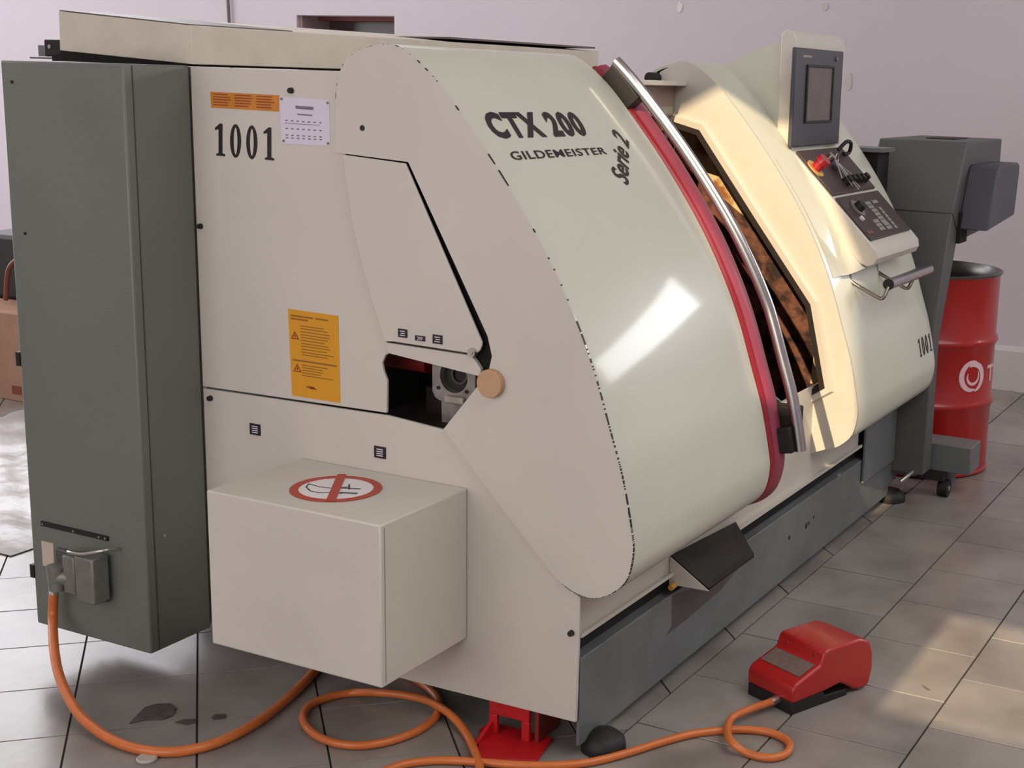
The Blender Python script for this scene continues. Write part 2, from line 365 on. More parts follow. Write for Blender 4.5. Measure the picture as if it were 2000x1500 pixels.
mark_sq(at(790, 650, 0, X0), .026, .020, flap); mark_sq(at(824, 660, 0, X0), .028, .012, flap); mark_sq(at(858, 662, 0, X0), .027, .021, flap)
for n in ((497, 839), (741, 884)):
    c = at(*n, 0, X0); o = G().box(X0+.001, X0+.004, c[1]-.017, c[1]+.017, c[2]-.0145, c[2]+.0145).obj('pictogram_sticker', INK, L)
    for q in range(4): zz = c[2]+.008-.0053*q; G().box(X0+.0002, X0+.001, c[1]-.010, c[1]+.009, zz-.0011, zz+.0011).obj('sticker_line', PAPER, o)
pc = at(955, 750, 0, X0-.02)
G().cyl((X0-.022, pc[1]+.0, pc[2]), (X0-.004, pc[1], pc[2]), .033, n=36).obj('tan_stop_disc', TAN, L, smooth=40, bevel=.002)
# spindle seen through the opening
XS = 2.745
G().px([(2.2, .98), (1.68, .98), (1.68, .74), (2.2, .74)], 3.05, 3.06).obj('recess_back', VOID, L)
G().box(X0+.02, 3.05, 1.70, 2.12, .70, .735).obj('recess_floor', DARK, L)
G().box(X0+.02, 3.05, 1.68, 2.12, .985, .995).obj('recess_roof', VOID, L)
cs = at(886, 736, 0, XS)
N_ = 32; sq = []
for i in range(N_):
    t = 2*math.pi*i/N_; c_, s_ = math.cos(t), math.sin(t); kk = .062/max(abs(c_), abs(s_), .8)
    sq.append((cs[1]+kk*c_*1.0, cs[2]+kk*s_*1.02))
circ = [(cs[1]+.040*math.cos(2*math.pi*i/N_), cs[2]+.040*math.sin(2*math.pi*i/N_)) for i in range(N_)]
sp = G().ring(sq, circ, XS, XS+.06).px([(cs[1]+.058, cs[2]-.02), (cs[1]-.058, cs[2]-.02), (cs[1]-.085, cs[2]-.14), (cs[1]+.055, cs[2]-.14)], XS+.03, XS+.09).obj('spindle_casting', CAST, L, smooth=30)
G().cyl((XS+.02, cs[1], cs[2]), (XS+.1, cs[1], cs[2]), .039, n=32).obj('spindle_bore', BLACK, sp, smooth=40)
G().ring([(cs[1]-.008+.024*math.cos(t), cs[2]+.004+.024*math.sin(t)) for t in [2*math.pi*i/24 for i in range(24)]], [(cs[1]-.008+.019*math.cos(t), cs[2]+.004+.019*math.sin(t)) for t in [2*math.pi*i/24 for i in range(24)]], XS+.012, XS+.02).obj('bore_sleeve', mat('dark_bore_steel', rgb(84, 76, 72), .4, .6), sp, smooth=40)
q1 = at(868, 772, 0, XS-.01); q2 = at(905, 792, 0, XS-.01)
G().box(XS-.012, XS+.01, q2[1], q1[1], q2[2], q1[2]).obj('casting_clamp', mat('pale_clamp', rgb(186, 176, 160), .5, noise=.3, nscale=40), sp, bevel=.004)
for n in ((857, 757), (912, 765)):
    q = at(*n, 0, XS); G().cyl((XS-.004, q[1], q[2]), (XS+.01, q[1], q[2]), .0045, n=12).obj('casting_screw', BLACK, sp)
qa = at(760, 700, 0, 2.80); qb = at(838, 712, 0, 2.80)
G().cyl((2.80, qa[1]+.03, qa[2]+.0), (2.80, qb[1], qb[2]-.0), .022, n=20).obj('red_hose', mat('dark_red_hose', rgb(120, 22, 18), .45), L, smooth=40)
G().box(2.84, 2.9, 1.9, 2.03, .735, .80).obj('recess_bracket', DARK, L)

# box cover on the end
bx0, bx1, by0, by1, bz0, bz1 = 2.325, X0+.003, 1.783, 2.279, .242, .619
bx = G().box(bx0, bx1, by0, by1, bz0, bz1).obj('drive_cover', PAINT, L, bevel=.004, label='square off-white box cover bolted to the end')
G().box(bx0+.012, bx0+.015, by0-.0006, by0, bz0+.01, bz1-.01).obj('cover_seam', mat('seam_shadow_paint', rgb(150, 146, 130), .6), bx)
sc = (2.490, 2.036)
def disc(c, r, z0, z1, n=48): return [(c[0]+r*math.cos(2*math.pi*i/n), c[1]+r*math.sin(2*math.pi*i/n)) for i in range(n)]
def pz(Gx, poly, z0, z1): return Gx.ext([(a, b, z0) for a, b in poly], (0, 0, z1-z0))
sg = pz(G(), disc(sc, .100, 0, 0), bz1, bz1+.001).obj('prohibition_sign', SIGNW, bx, label='round white sticker with red ring and diagonal bar')
Rg = G(); o_ = disc(sc, .106, 0, 0); i_ = disc(sc, .086, 0, 0); n = 48
Rg.add([(a, b, z) for z in (bz1+.001, bz1+.0018) for LL in (o_, i_) for a, b in LL],
       [f for i in range(n) for f in ((i, (i+1) % n, n+(i+1) % n, n+i), (2*n+i, 3*n+i, 3*n+(i+1) % n, 2*n+(i+1) % n), (i, 2*n+i, 2*n+(i+1) % n, (i+1) % n), (n+i, n+(i+1) % n, 3*n+(i+1) % n, 3*n+i))])
Rg.obj('sign_ring', SIGNR, sg)
pa = at(668, 928, 2, bz1); pb2 = at(646, 980, 2, bz1); dv = (pb2-pa).normalized(); sd = Vector((-dv[1], dv[0], 0))*.0105
G().ext([pa-sd+Vector((0, 0, .0022)), pa+sd+Vector((0, 0, .0022)), pb2+sd+Vector((0, 0, .0022)), pb2-sd+Vector((0, 0, .0022))], (0, 0, .0008)).obj('sign_bar', SIGNR, sg)
def flat(pts, w, z):                   # thin polyline lying on the cover top, px points
    gg = G(); P = [at(a, b, 2, bz1) for a, b in pts]
    for a, b in zip(P[:-1], P[1:]):
        e = (b-a).normalized(); s = Vector((-e[1], e[0], 0))*w/2; o = Vector((0, 0, z-bz1)); gg.ext([a-s+o, a+s+o, b+s+o, b-s+o], (0, 0, .0005))
    return gg
flat([(603, 946), (598, 952), (606, 960), (625, 964), (648, 963), (668, 965)], .003, bz1+.0012).obj('sole_outline', INK, sg)
flat([(603, 946), (625, 952), (650, 955), (680, 952)], .003, bz1+.0012).obj('sole_outline', INK, sg)
flat([(664, 954), (704, 956)], .007, bz1+.0012).obj('sole_mark', mat('print_dark_grey', rgb(70, 76, 84), .6), sg)
flat([(664, 963), (698, 965)], .009, bz1+.0012).obj('sole_mark', bpy.data.materials['print_dark_grey'], sg)
flat([(682, 947), (682, 957)], .004, bz1+.0012).obj('sole_mark', INK, sg)

# labels on the upper end panel
def quad_label(px4, m, name, th=.0012, parent=None, label=None):
    P = [at(a, b, 0, X0+.003) for a, b in px4]; return G().ext([p-Vector((th, 0, 0)) for p in P], (th, 0, 0)).obj(name, m, parent or L, label=label)
def lines_on(px4, rows, m, parent, name='print_line', h=.18, lift=.0017):
    """rows of (v, u0, u1[, h]) in the label's own 0..1 frame"""
    P = [at(a, b, 0, X0+.003) for a, b in px4]
    def q(u, v): return P[0].lerp(P[1], u).lerp(P[3].lerp(P[2], u), v)-Vector((lift, 0, 0))
    for rr in rows:
        v, u0_, u1_ = rr[:3]; hh = rr[3] if len(rr) > 3 else h
        G().ext([q(u0_, v), q(u1_, v), q(u1_, v+hh), q(u0_, v+hh)], (.0005, 0, 0)).obj(name, m, parent)
yq = [(563, 603), (661, 617), (665, 787), (571, 772)]
yl = quad_label(yq, YEL, 'safety_label', label='amber safety label with printed text lines')
rows = [(.06, .05, .5, .018), (.06, .55, .8, .018), (.095, .05, .4, .018), (.50+.07, .05, .95, .018)]
for v in (.17, .20, .235, .27, .30, .335, .37, .40, .435, .47, .50): rows.append((v, .24, random.uniform(.7, .93), .010))
for v in (.62, .65, .68, .71, .74): rows.append((v, .24, random.uniform(.6, .93), .010))
lines_on(yq, rows, YELT, yl)
def tri_on(px4, u, v, s, parent):
    P = [at(a, b, 0, X0+.003) for a, b in px4]
    def q(a, b): return P[0].lerp(P[1], a).lerp(P[3].lerp(P[2], a), b)-Vector((.0018, 0, 0))
    gg = G(); T = [(u, v-s*.5), (u+s*.8, v+s*.35), (u-s*.8, v+s*.35)]; I = [(u, v-s*.26), (u+s*.5, v+s*.24), (u-s*.5, v+s*.24)]
    for i in range(3):
        j = (i+1) % 3; gg.ext([q(*T[i]), q(*T[j]), q(*I[j]), q(*I[i])], (.0005, 0, 0))
    gg.ext([q(u-.012, v-s*.1), q(u+.012, v-s*.1), q(u+.012, v+s*.16), q(u-.012, v+s*.16)], (.0005, 0, 0)); gg.obj('warning_triangle', ORT, parent)
tri_on(yq, .12, .30, .11, yl); tri_on(yq, .14, .675, .11, yl)
lines_on(yq, [(.86, .32, .48, .02), (.875, .38, .52, .015)], ORT, yl)
oq = [(411, 179), (545, 186), (545, 218), (413, 210)]
ol = quad_label(oq, ORL, 'notice_label', label='orange notice strip with three blocks of fine print')
rows = []
for v in (.1, .27, .43, .6, .77):
    for u in (.04, .36, .68): rows.append((v, u, u+random.uniform(.2, .27), .07))
lines_on(oq, rows, ORT, ol)
wq = [(547, 188), (644, 196), (645, 285), (550, 280)]
wl = quad_label(wq, PAPER, 'instruction_plate', label='white riveted plate with rows of fine print')
rows = [(.17, .32, .68, .07), (.34, .35, .65, .03), (.555, .08, .80, .012)]
for v in (.49, .66, .80, .86):
    for c_ in range(7): rows.append((v, .10+c_*.115, .15+c_*.115, .025))
lines_on(wq, rows, PRINT, wl)
for u, v in ((550, 193), (640, 201), (641, 280), (554, 275)):
    p = at(u, v, 0, X0+.001); G().cyl((X0-.001, p[1], p[2]), (X0+.003, p[1], p[2]), .003, n=10).obj('rivet', ROD, wl)
# 1001 in slab-serif figures
def glyph1(): return [[(.30, 0), (.85, 0), (.85, .06), (.68, .09), (.68, 1), (.52, 1), (.22, .86), (.22, .79), (.44, .82), (.44, .09), (.30, .06)]]
def zero(n=24):
    return [(.5+.34*math.cos(2*math.pi*i/n), .5+.52*math.sin(2*math.pi*i/n)) for i in range(n)], [(.5+.12*math.cos(2*math.pi*i/n), .5+.42*math.sin(2*math.pi*i/n)) for i in range(n)]
def number(mapf, out, name, parent, lift_vec):
    for ci, ch in enumerate('1001'):
        gg = G(); u0_ = ci*.25
        if ch == '1':
            for P in glyph1(): gg.ext([mapf(u0_+x*.25, y) for x, y in P], lift_vec)
        else:
            o, i = zero(); n = len(o)
            for q in range(n):
                j = (q+1) % n; gg.ext([mapf(u0_+a*.25, b) for a, b in (o[q], o[j], i[j], i[q])], lift_vec)
        gg.obj('numeral', out, parent)
A = [at(413, 303, 0, X0+.002), at(540, 314, 0, X0+.002), at(540, 250, 0, X0+.002), at(413, 240, 0, X0+.002)]
number(lambda u, v: A[0].lerp(A[1], u).lerp(A[3].lerp(A[2], u), v), INK, '1001', L, (.001, 0, 0))

# lettering on the hood: mapped onto the curved sheet
S_ = [0]
ARC2 = [(1.953, 1.624), (1.897, 1.586), (1.828, 1.521), (1.692, 1.358), (1.577, 1.197), (1.503, 1.067), (1.449, .947), (1.407, .813), (1.372, .713), (1.343, .599), (1.337, .541), (1.352, .478)]
for a, b in zip(ARC2[:-1], ARC2[1:]): S_.append(S_[-1]+math.dist(a, b))
zs_of_s = lambda s: float(np.interp(s, S_, [p[1] for p in ARC2]))
ia = next(i for i, p in enumerate(HP) if abs(p[1]-1.622) < 1e-3 and abs(p[0]-1.953) < 1e-3); ib = next(i for i, p in enumerate(HP) if abs(p[1]-.478) < 1e-3)
SUB = HP[min(ia, ib):max(ia, ib)+1]; SUB = SUB if SUB[0][1] > SUB[-1][1] else SUB[::-1]
SZ = [p[1] for p in SUB][::-1]; SY = [p[0] for p in SUB][::-1]
SN = normals(SUB); SN = [(-a if a > 0 else a, b if a <= 0 else -b) for a, b in SN][::-1]
def on_hood(x, s, lift=.0018):
    z = zs_of_s(s); y = float(np.interp(z, SZ, SY)); ny = float(np.interp(z, SZ, [n[0] for n in SN])); nz = float(np.interp(z, SZ, [n[1] for n in SN]))
    return Vector((x, y+ny*lift, z+nz*lift))
def text_on(txt, BL, BR, TR, TL, name, parent, m, bold=.02, shear=0.0, fn=on_hood, cuts=3, space=1.0):
    cu = bpy.data.curves.new('t', 'FONT'); cu.body = txt; cu.offset = bold; cu.shear = shear; cu.resolution_u = 3; cu.extrude = 0.0; cu.space_character = space; cu.fill_mode = 'FRONT'
    to = bpy.data.objects.new('t', cu); C.objects.link(to); bpy.context.view_layer.update()
    me = bpy.data.meshes.new_from_object(to.evaluated_get(bpy.context.evaluated_depsgraph_get())); bpy.data.objects.remove(to)
    bm = bmesh.new(); bm.from_mesh(me); bmesh.ops.triangulate(bm, faces=bm.faces)
    for _ in range(cuts):
        es = [e for e in bm.edges if e.calc_length() > .12]
        if es: bmesh.ops.subdivide_edges(bm, edges=es, cuts=1); bmesh.ops.triangulate(bm, faces=bm.faces)
    xs = [v.co.x for v in bm.verts]; ys = [v.co.y for v in bm.verts]; x0, x1 = min(xs), max(xs); y0, y1 = min(ys), max(ys)
    gg = G(); bm.verts.index_update()
    vs = []
    for v in bm.verts:
        u = (v.co.x-x0)/(x1-x0); t = (v.co.y-y0)/(y1-y0)
        p = [((BL[k]*(1-u)+BR[k]*u)*(1-t)+(TL[k]*(1-u)+TR[k]*u)*t) for k in (0, 1)]; vs.append(fn(*p))
    gg.add(vs, [tuple(v.index for v in f.verts) for f in bm.faces]); bm.free(); return gg.obj(name, m, parent)
text_on('CTX 200', (2.725, .281), (3.158, .284), (3.158, .208), (2.725, .205), 'model_lettering', hood, INK, bold=.045, shear=.12, space=1.16)
text_on('GILDEMEISTER', (2.735, .341), (3.184, .342), (3.186, .321), (2.737, .317), 'maker_lettering', hood, INK, bold=.012, space=1.1)
text_on('Serie 2', (3.19, .440), (3.345, .306), (3.30, .262), (3.135, .405), 'series_lettering', hood, INK, bold=.02, shear=.25)

# red rail and dark strips at the sliding door edge
rs = [p for p in HP if p[0] < 1.93 and not (p[1] < .5 and p[0] > 1.42)]
G().sweep(rs, [(XH+.001, -.03), (XH+.001, -.006), (XH+.008, .002), (XH+.022, .004), (XH+.026, -.002)]).obj('rail_lip', REDD, L, smooth=50)
G().sweep(rs, [(XH+.026, -.004), (XH+.038, .006), (XH+.07, .010), (XH+.098, .003), (XH+.104, -.010), (XH+.108, -.03)]).obj('red_rail', REDP, L, smooth=50)
rs2 = [p for p in rs if .60 < p[1] < 1.60]
G().sweep(rs2, [(XH+.108, -.012), (XH+.135, -.014), (XH+.16, -.03), (XH+.175, -.07), (XH+.175, -.12)]).obj('door_edge_strip', BLACK, L, smooth=50)
# handle
hp = []; Nh = normals(HP); Nh = Nh
for p, nn in zip(HP, Nh):
    if .565 < p[1] < 1.575 and p[0] < 1.94:
        hp.append((XH+.085-.078*min(1, max(0, (p[1]-.95)/.6)), p[0]+nn[0]*.056, p[1]+nn[1]*.056))
hp = hp if hp[0][2] > hp[-1][2] else hp[::-1]
hd = G().tube(hp, .0165, 16).obj('door_handle', CHROME, L, smooth=50, label='long curved polished steel tube handle')
def hbr(z0, z1, name, dx=0):
    P = [(p, n) for p, n in zip(HP, Nh) if z0 <= p[1] <= z1 and p[0] < 1.95]
    poly = [(p[0]+n[0]*.045, p[1]+n[1]*.045) for p, n in P]+[(p[0]-n[0]*.02, p[1]-n[1]*.02) for p, n in P][::-1]
    return G().px(poly, XH+.05+dx, XH+.10+dx).obj(name, BLACK, hd, bevel=.003)
hbr(1.485, 1.575, 'handle_bracket', -.055); hbr(.568, .655, 'handle_bracket')
p = at(1530, 790, 0, XH+.1)
G().box(XH+.09, XH+.13, p[1]-.05, p[1]+.03, .60, .70).obj('door_latch', BLACK, L, bevel=.004)

# right housing: side plate with the hexagonal opening
hexo = [(2.012, 1.422), (1.932, 1.402), (1.717, 1.122), (1.526, .878), (1.466, .628), (1.556, .567), (1.86, .47), (2.06, .9)]
right_plate = [(2.078, 1.598), (2.05, 1.612)]+[p for p in (HP if HP[0][1] > HP[-1][1] else HP[::-1]) if p[0] < 2.02 and p[0] < 1.97+.05 and not (p[1] < .43 and p[0] > 1.44) and not (p[0] > 1.45 and p[1] < .5)]+[(1.488, .394), (1.489, .419), (1.529, .467), (1.541, .515), (1.62, .47), (2.1, .42), (2.1, 1.478), (2.078, 1.478)]
hole_wall('x', 0, XP-.006, XP+.004, right_plate, [hexo], PAINT)
rp = bpy.data.objects['x']; rp.name = 'window_side_plate'; del rp['kind']
rp.parent = L; rp.data.transform(Matrix.Translation(-L.location))
hex1 = offset_poly(hexo, .017); hex2 = offset_poly(hexo, .020); hex3 = offset_poly(hexo, .036); hex4 = offset_poly(hexo, .043)
seal = G().ring(hex1, hexo, XP-.024, XP+.012).obj('window_seal', mat('brown_black_seal', rgb(26, 10, 8), .6), rp)
rim = G(); n = 8
vs = [(XP-.020, *p) for p in hex1]+[(XP-.022, *p) for p in hex3]+[(XP-.006, *p) for p in hex4]
rim.add(vs, [f for i in range(n) for f in ((i, (i+1) % n, n+(i+1) % n, n+i), (n+i, n+(i+1) % n, 2*n+(i+1) % n, 2*n+i))])
rim.add([(XP-.020, *p) for p in hex1]+[(XP-.004, *p) for p in hex1], [(i, (i+1) % n, n+(i+1) % n, n+i) for i in range(n)])
rim.obj('window_rim', PAINT, rp)
# housing shell
hsec = [(XP+.004, -.012), (XP+.004, -.002), (XP+.008, 0), (XE-.006, 0), (XE, -.006), (XE, -.03)]
house = G().sweep(HP, hsec).obj('tailstock_housing', HOODP, L, smooth=40)
G().px(plate_e := [p for p in HP]+[(1.75, .55), (2.15, .6)] if HP[0][1] > HP[-1][1] else [p for p in HP[::-1]]+[(1.75, .55), (2.15, .6)], XE-.010, XE-.003).obj('housing_end_plate', PAINT, L)
# interior walls seen through the openings
INP = [(p[0]-n[0]*.035, p[1]-n[1]*.035) for p, n in zip(HP, normals(HP))]; INP = INP if INP[0][1] > INP[-1][1] else INP[::-1]
INP = [p for p in INP if p[1] > .47 and p[0] < 1.95]+[(1.70, .48), (2.3, .9), (2.3, 1.5)]
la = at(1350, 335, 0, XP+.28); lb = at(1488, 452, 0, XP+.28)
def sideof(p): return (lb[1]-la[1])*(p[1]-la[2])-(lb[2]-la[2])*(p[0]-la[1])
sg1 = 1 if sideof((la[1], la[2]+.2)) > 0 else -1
UPW = clip(INP, lambda p: sg1*sideof(p)); LOW = clip(INP, lambda p: -sg1*sideof(p))  # split along the hood's shadow edge: sunlit above, shaded below, by colour
G().px(UPW, XP+.28, XP+.285).obj('chamber_sunlit_sheet', RUST_LIT, L)
G().px(LOW, XP+.285, XP+.29).obj('chamber_shaded_sheet', DIRT_SHADE, L)
G().ext([(XP+.20, 1.475, .60), (XP+.26, 1.475, .60), (XP+.26, 1.475, .88)], (0, .10, -.02)).obj('chamber_gusset', RUST_LIT, L)
for y_, z_ in ((1.575, .835), (1.545, .79), (1.60, .89)):
    G().box(XP+.24, XP+.262, y_-.012, y_+.014, z_-.012, z_+.012).obj('slide_block', DARK, L, bevel=.002)
G().box(XH-.12, XP, 2.30, 2.31, .4, 1.56).obj('chamber_back', DIRT_SHADE, L)
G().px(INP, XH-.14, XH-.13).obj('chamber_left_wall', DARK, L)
G().ext([(XH-.12, 1.50, .48), (XP, 1.50, .48), (XP, 2.3, .95), (XH-.12, 2.3, .95)], (0, .004, .012)).obj('chip_slide', DIRT_SHADE, L)
# items over the opening
G().box(XH-.3, XP, 1.98, 2.60, 1.555, 1.571).obj('top_cover', PAINT, L, bevel=.003)
G().box(XH+.1, XP-.01, 2.02, 2.06, 1.46, 1.555).obj('top_cross_rail', mat('warm_grey_rail', rgb(128, 112, 104), .5), L)
for u, v, r, nm, m in ((1268, 152, .018, 'hose_end', BLACK),):
    p = at(u, v, 0, XP-.06); G().cyl((XP-.06, p[1], p[2]), (XP+.05, p[1], p[2]), r, n=18).obj(nm, m, L, smooth=40)
p = at(1262, 182, 0, XP-.08); q = at(1288, 166, 0, XP-.08)
G().box(XP-.10, XP-.01, q[1], p[1], p[2], q[2]).obj('terminal_box', PAINT, L, bevel=.003)
p = at(1240, 222, 0, XP-.2); q = at(1266, 208, 0, XP-.2)
G().box(XP-.20, XP-.02, q[1], p[1], p[2], q[2]).obj('grey_bracket', mat('pale_grey_bracket', rgb(146, 142, 132), .5), L, bevel=.002)
p = at(1272, 254, 0, XP-.08); q = at(1296, 235, 0, XP-.08)
G().box(XP-.09, XP-.02, q[1], p[1], p[2], q[2]).obj('amber_lit_block', AMB, L, bevel=.003)  # brown block, its amber colour holds the yellow light on it
p = at(1145, 140, 0, XH-.02); G().tube(cr([(XH-.10, p[1]+.05, p[2]-.01), (XH-.06, p[1]+.03, p[2]+.012), (XH-.02, p[1], p[2]+.004), (XH+.06, p[1]-.03, p[2]-.01)], 5), .009, 8).obj('track_hose', ROD, L, smooth=50)

# apron under the hood, slot, base
F = 1.476
G().box(X0+.016, 4.72, F+.012, F+.02, .300, .62).obj('apron', PAINT, L)
G().ext([(X0+.016, F+.012, .300), (4.72, F+.012, .300), (4.72, F-.004, .305), (X0+.016, F-.004, .305)], (0, 0, .01)).obj('apron_fold', PAINT, L)
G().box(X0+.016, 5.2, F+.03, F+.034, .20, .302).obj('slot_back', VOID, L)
base = G().box(X0+.018, 5.10, F, F+.010, .030, .252).obj('base_front', STEEL, L, bevel=.002)
G().box(X0+.02, 5.10, F+.01, F+.045, .242, .252).obj('base_ledge', STEEL, L)
G().box(2.95, 5.09, F+.06, 2.95, .05, .24).obj('base_tray', DGREY, L)
G().box(2.9, 5.1, 2.42, 3.0, .24, 1.556).obj('rear_body', STEEL, L)
G().box(X0+.016, XH-.3, 1.95, 3.0, 1.545, 1.571).obj('left_top_cover', PAINT, L, bevel=.002)
G().box(X0+.016, X0+.03, 2.602, 3.0, .1, 1.545).obj('rear_end_panel', PAINT, L)
G().box(XP, XE, 2.0, 2.6, 1.545, 1.571).obj('right_top_cover', PAINT, L)
G().box(4.735, 5.11, F-.012, F-.002, .165, .378).obj('coolant_door', STEEL, L, bevel=.003)
G().box(4.60, 5.10, F-.004, F+.03, .38, .412).obj('coolant_slot', VOID, L)
G().box(5.11, 5.2, F, 1.9, .07, .52).obj('coolant_side', STEEL, L, bevel=.003)
# stain on base front below the tray
n = 16; P = [at(a, b, 1, F-.0005) for a, b in ((1313, 1163), (1345, 1152), (1400, 1130), (1450, 1100), (1410, 1150), (1370, 1185), (1335, 1215), (1300, 1242), (1312, 1222))]
G().ext(P, (0, .0005, 0)).obj('oil_stain', mat('brown_oil_stain', rgb(92, 80, 76), .5, noise=.2, nscale=20), base)
for u, v, r in ((1575, 1027, .010), (1580, 1022, .006), (1542, 1050, .007), (1590, 1010, .005)):
    p = at(u, v, 1, F-.001); G().cyl((p[0], F-.0012, p[2]), (p[0], F, p[2]), r, n=10).obj('paint_chip', INK, base)
# chip tray spout
tr = G(); A0 = (3.165, F+.01, .353); B0 = (3.60, F+.01, .353); A1 = (3.165, 1.373, .283); B1 = (3.40+.02, 1.373, .288)
tr.ext([A0, (3.60, F+.01, .325), (3.47, 1.373, .286), A1], (0, 0, .004))
tr.ext([A0, (3.165, F+.01, .29), A1], (.004, 0, 0))
tr.ext([(3.165, F+.01, .275), (3.60, F+.01, .30), (3.47, 1.373, .280), A1], (0, 0, .003))
tray = tr.obj('chip_spout', mat('spout_dark_sheet', rgb(26, 20, 16), .75), L)
G().ext([(3.163, F+.010, .354), (3.163, F+.010, .278), (3.163, 1.372, .281)], (-.003, 0, 0)).obj('spout_gusset', PAINT, tray)
ps = at(1312, 1146, 1, F)
G().cyl((ps[0]-.02, F-.006, ps[2]+.004), (ps[0]+.05, F-.006, ps[2]+.008), .008, n=14).obj('amber_marker', AMB, L, smooth=40)
# feet
def foot(x, y, r=.055):
    return G().lathe((x, y, 0), [(0, 0), (r, 0), (r, .012), (r*.93, .03), (r*.6, .045), (.02, .048), (.014, .052), (0, .052)], 28).obj('levelling_foot', BLACK, L, smooth=40)
foot(2.745, 1.45); foot(5.13, 1.475, .058); foot(5.0, 2.8); foot(3.0, 2.8)
wh = G().cyl((2.90, 1.505, .033), (2.925, 1.54, .033), .033, n=24).obj('tank_caster', mat('caster_grey', rgb(120, 118, 116), .4, .3), L, smooth=40)
G().box(2.895, 2.935, 1.50, 1.55, .06, .075).obj('caster_plate', ROD, wh)

# electrical cabinet
cx0, cx1, cy0, cy1, cz0, cz1 = 2.445, X0+.002, 2.606, 3.022, .098, 1.574
cab = G().box(cx0, cx1, cy0, cy1, cz0, cz1).obj('electrical_cabinet', GREEN, L, bevel=.005, label='tall green-grey electrical cabinet with cable inlet')
G().box(cx0+.026, cx0+.029, cy0-.0012, cy0, cz0+.004, cz1-.004).obj('door_seam', mat('seam_dark_green', rgb(58, 64, 56), .6), cab)
for z in (.822, .245):
    G().box(cx0-.004, cx0+.01, cy1-.004, cy1+.010, z-.018, z+.018).obj('hinge', BLACK, cab)
slot = at(148, 1036, 0, cx0); a = at(83, 1021, 0, cx0); b = at(213, 1052, 0, cx0)
sl = G().box(cx0-.006, cx0, b[1], a[1], (a[2]+b[2])/2-.006, (a[2]+b[2])/2+.006).obj('slotted_bar', BLACK, cab)
for q in (.03, .5, .88, .97):
    yy = a[1]+(b[1]-a[1])*q; G().cyl((cx0-.0075, yy, (a[2]+b[2])/2), (cx0-.006, yy, (a[2]+b[2])/2), .003, n=8).obj('bar_hole', NICK, sl)
SOC = mat('cast_socket_grey', rgb(126, 126, 120), .45, .3, noise=.2, nscale=40)
a = at(103, 1062, 0, cx0); b = at(216, 1178, 0, cx0)
soc = G().box(cx0-.012, cx0, b[1], a[1]-.02, b[2]+.005, a[2]-.005).obj('socket_base', mat('socket_plate_dark', rgb(72, 74, 70), .5), cab, bevel=.004)
for (x0_, y0_, x1_, y1_, dx) in ((132, 1080, 160, 1160, .05), (165, 1078, 206, 1176, .065)):
    a = at(x0_, y0_, 0, cx0-.03); b = at(x1_, y1_, 0, cx0-.03)
    G().box(cx0-dx, cx0-.012, b[1], a[1], b[2], a[2]).obj('socket_block', SOC, soc, bevel=.005)
a = at(137, 1078, 0, cx0-.05); b = at(200, 1072, 0, cx0-.05)
G().tube(cr([(cx0-.03, a[1]+.02, a[2]-.006), (cx0-.055, a[1], a[2]+.002), (cx0-.062, (a[1]+b[1])/2, a[2]+.008), (cx0-.05, b[1], b[2]-.005), (cx0-.012, b[1]-.008, b[2]-.01)], 5), .0045, 8).obj('locking_lever', NICK, soc, smooth=50)
c1 = at(112, 1130, 0, cx0-.045)
pl = G().cyl((cx0-.045, c1[1], c1[2]-.03), (cx0-.045, c1[1], c1[2]+.035), .022, .026, n=20).cyl((cx0-.045, c1[1], c1[2]+.005), (cx0-.02, c1[1]-.045, c1[2]+.005), .024, n=20).obj('plug', SOC, soc, smooth=40)
c2 = at(105, 1155, 0, cx0-.045)
G().cyl((cx0-.045, c2[1], c2[2]-.010), (cx0-.045, c2[1], c2[2]+.014), .012, n=8).obj('cable_gland', NICK, soc)
a = at(81, 1056, 0, cx0-.002); b = at(107, 1110, 0, cx0-.002)
G().box(cx0-.003, cx0, b[1], a[1], b[2], a[2]).obj('paper_tag', mat('beige_tag', rgb(190, 176, 160), .7), cab)
for n in ((320, 1046),):
    p = at(*n, 1, cy0); G().cyl((p[0], cy0-.003, p[2]), (p[0], cy0, p[2]), .004, n=10).obj('cabinet_screw', NICK, cab)
for n in ((24, 160), (50, 456)):
    p = at(*n, 0, cx0); G().cyl((cx0-.003, p[1], p[2]), (cx0, p[1], p[2]), .004, n=10).obj('cabinet_screw', BLACK, cab)

# top duct: slightly raised at its rear end
dt = G(); x0, x1 = X0-.001, 4.733
dt.add([(x0, 2.592, 1.577), (x0, 3.050, 1.603), (x0, 3.048, 1.702), (x0, 2.590, 1.670), (x1, 2.592, 1.577), (x1, 3.050, 1.603), (x1, 3.048, 1.702), (x1, 2.590, 1.670)],
       [(0, 1, 2, 3), (7, 6, 5, 4), (0, 4, 5, 1), (1, 5, 6, 2), (2, 6, 7, 3), (3, 7, 4, 0)])
duct = dt.obj('cable_duct', DUCTP, L, bevel=.002, label='worn cream sheet metal duct along the top')
DT = mat('dark_lid_edge', rgb(96, 84, 78), .5)
G().ext([(x0+.001, 2.60, 1.6705), (x0+.001, 3.045, 1.7025), (x0+.38, 3.045, 1.7025), (x0+.38, 2.60, 1.6705)], (0, 0, .003)).obj('duct_lid', DT, duct)
a = at(880, 72, 1, 2.60)
G().box(a[0], 4.72, 2.60, 2.95, 1.680, 1.686).obj('duct_lid', DT, duct)
G().px([(2.61, 1.5722), (3.09, 1.576), (3.09, 1.588), (3.046, 1.602), (2.61, 1.5775)], x0+.008, 4.0).obj('duct_gap_shade', VOID, L)  # near-black strip standing in for the shaded gap under the duct
bxx = X0+.03
p = at(85, 77, 0, bxx); q = at(119, 110, 0, bxx)
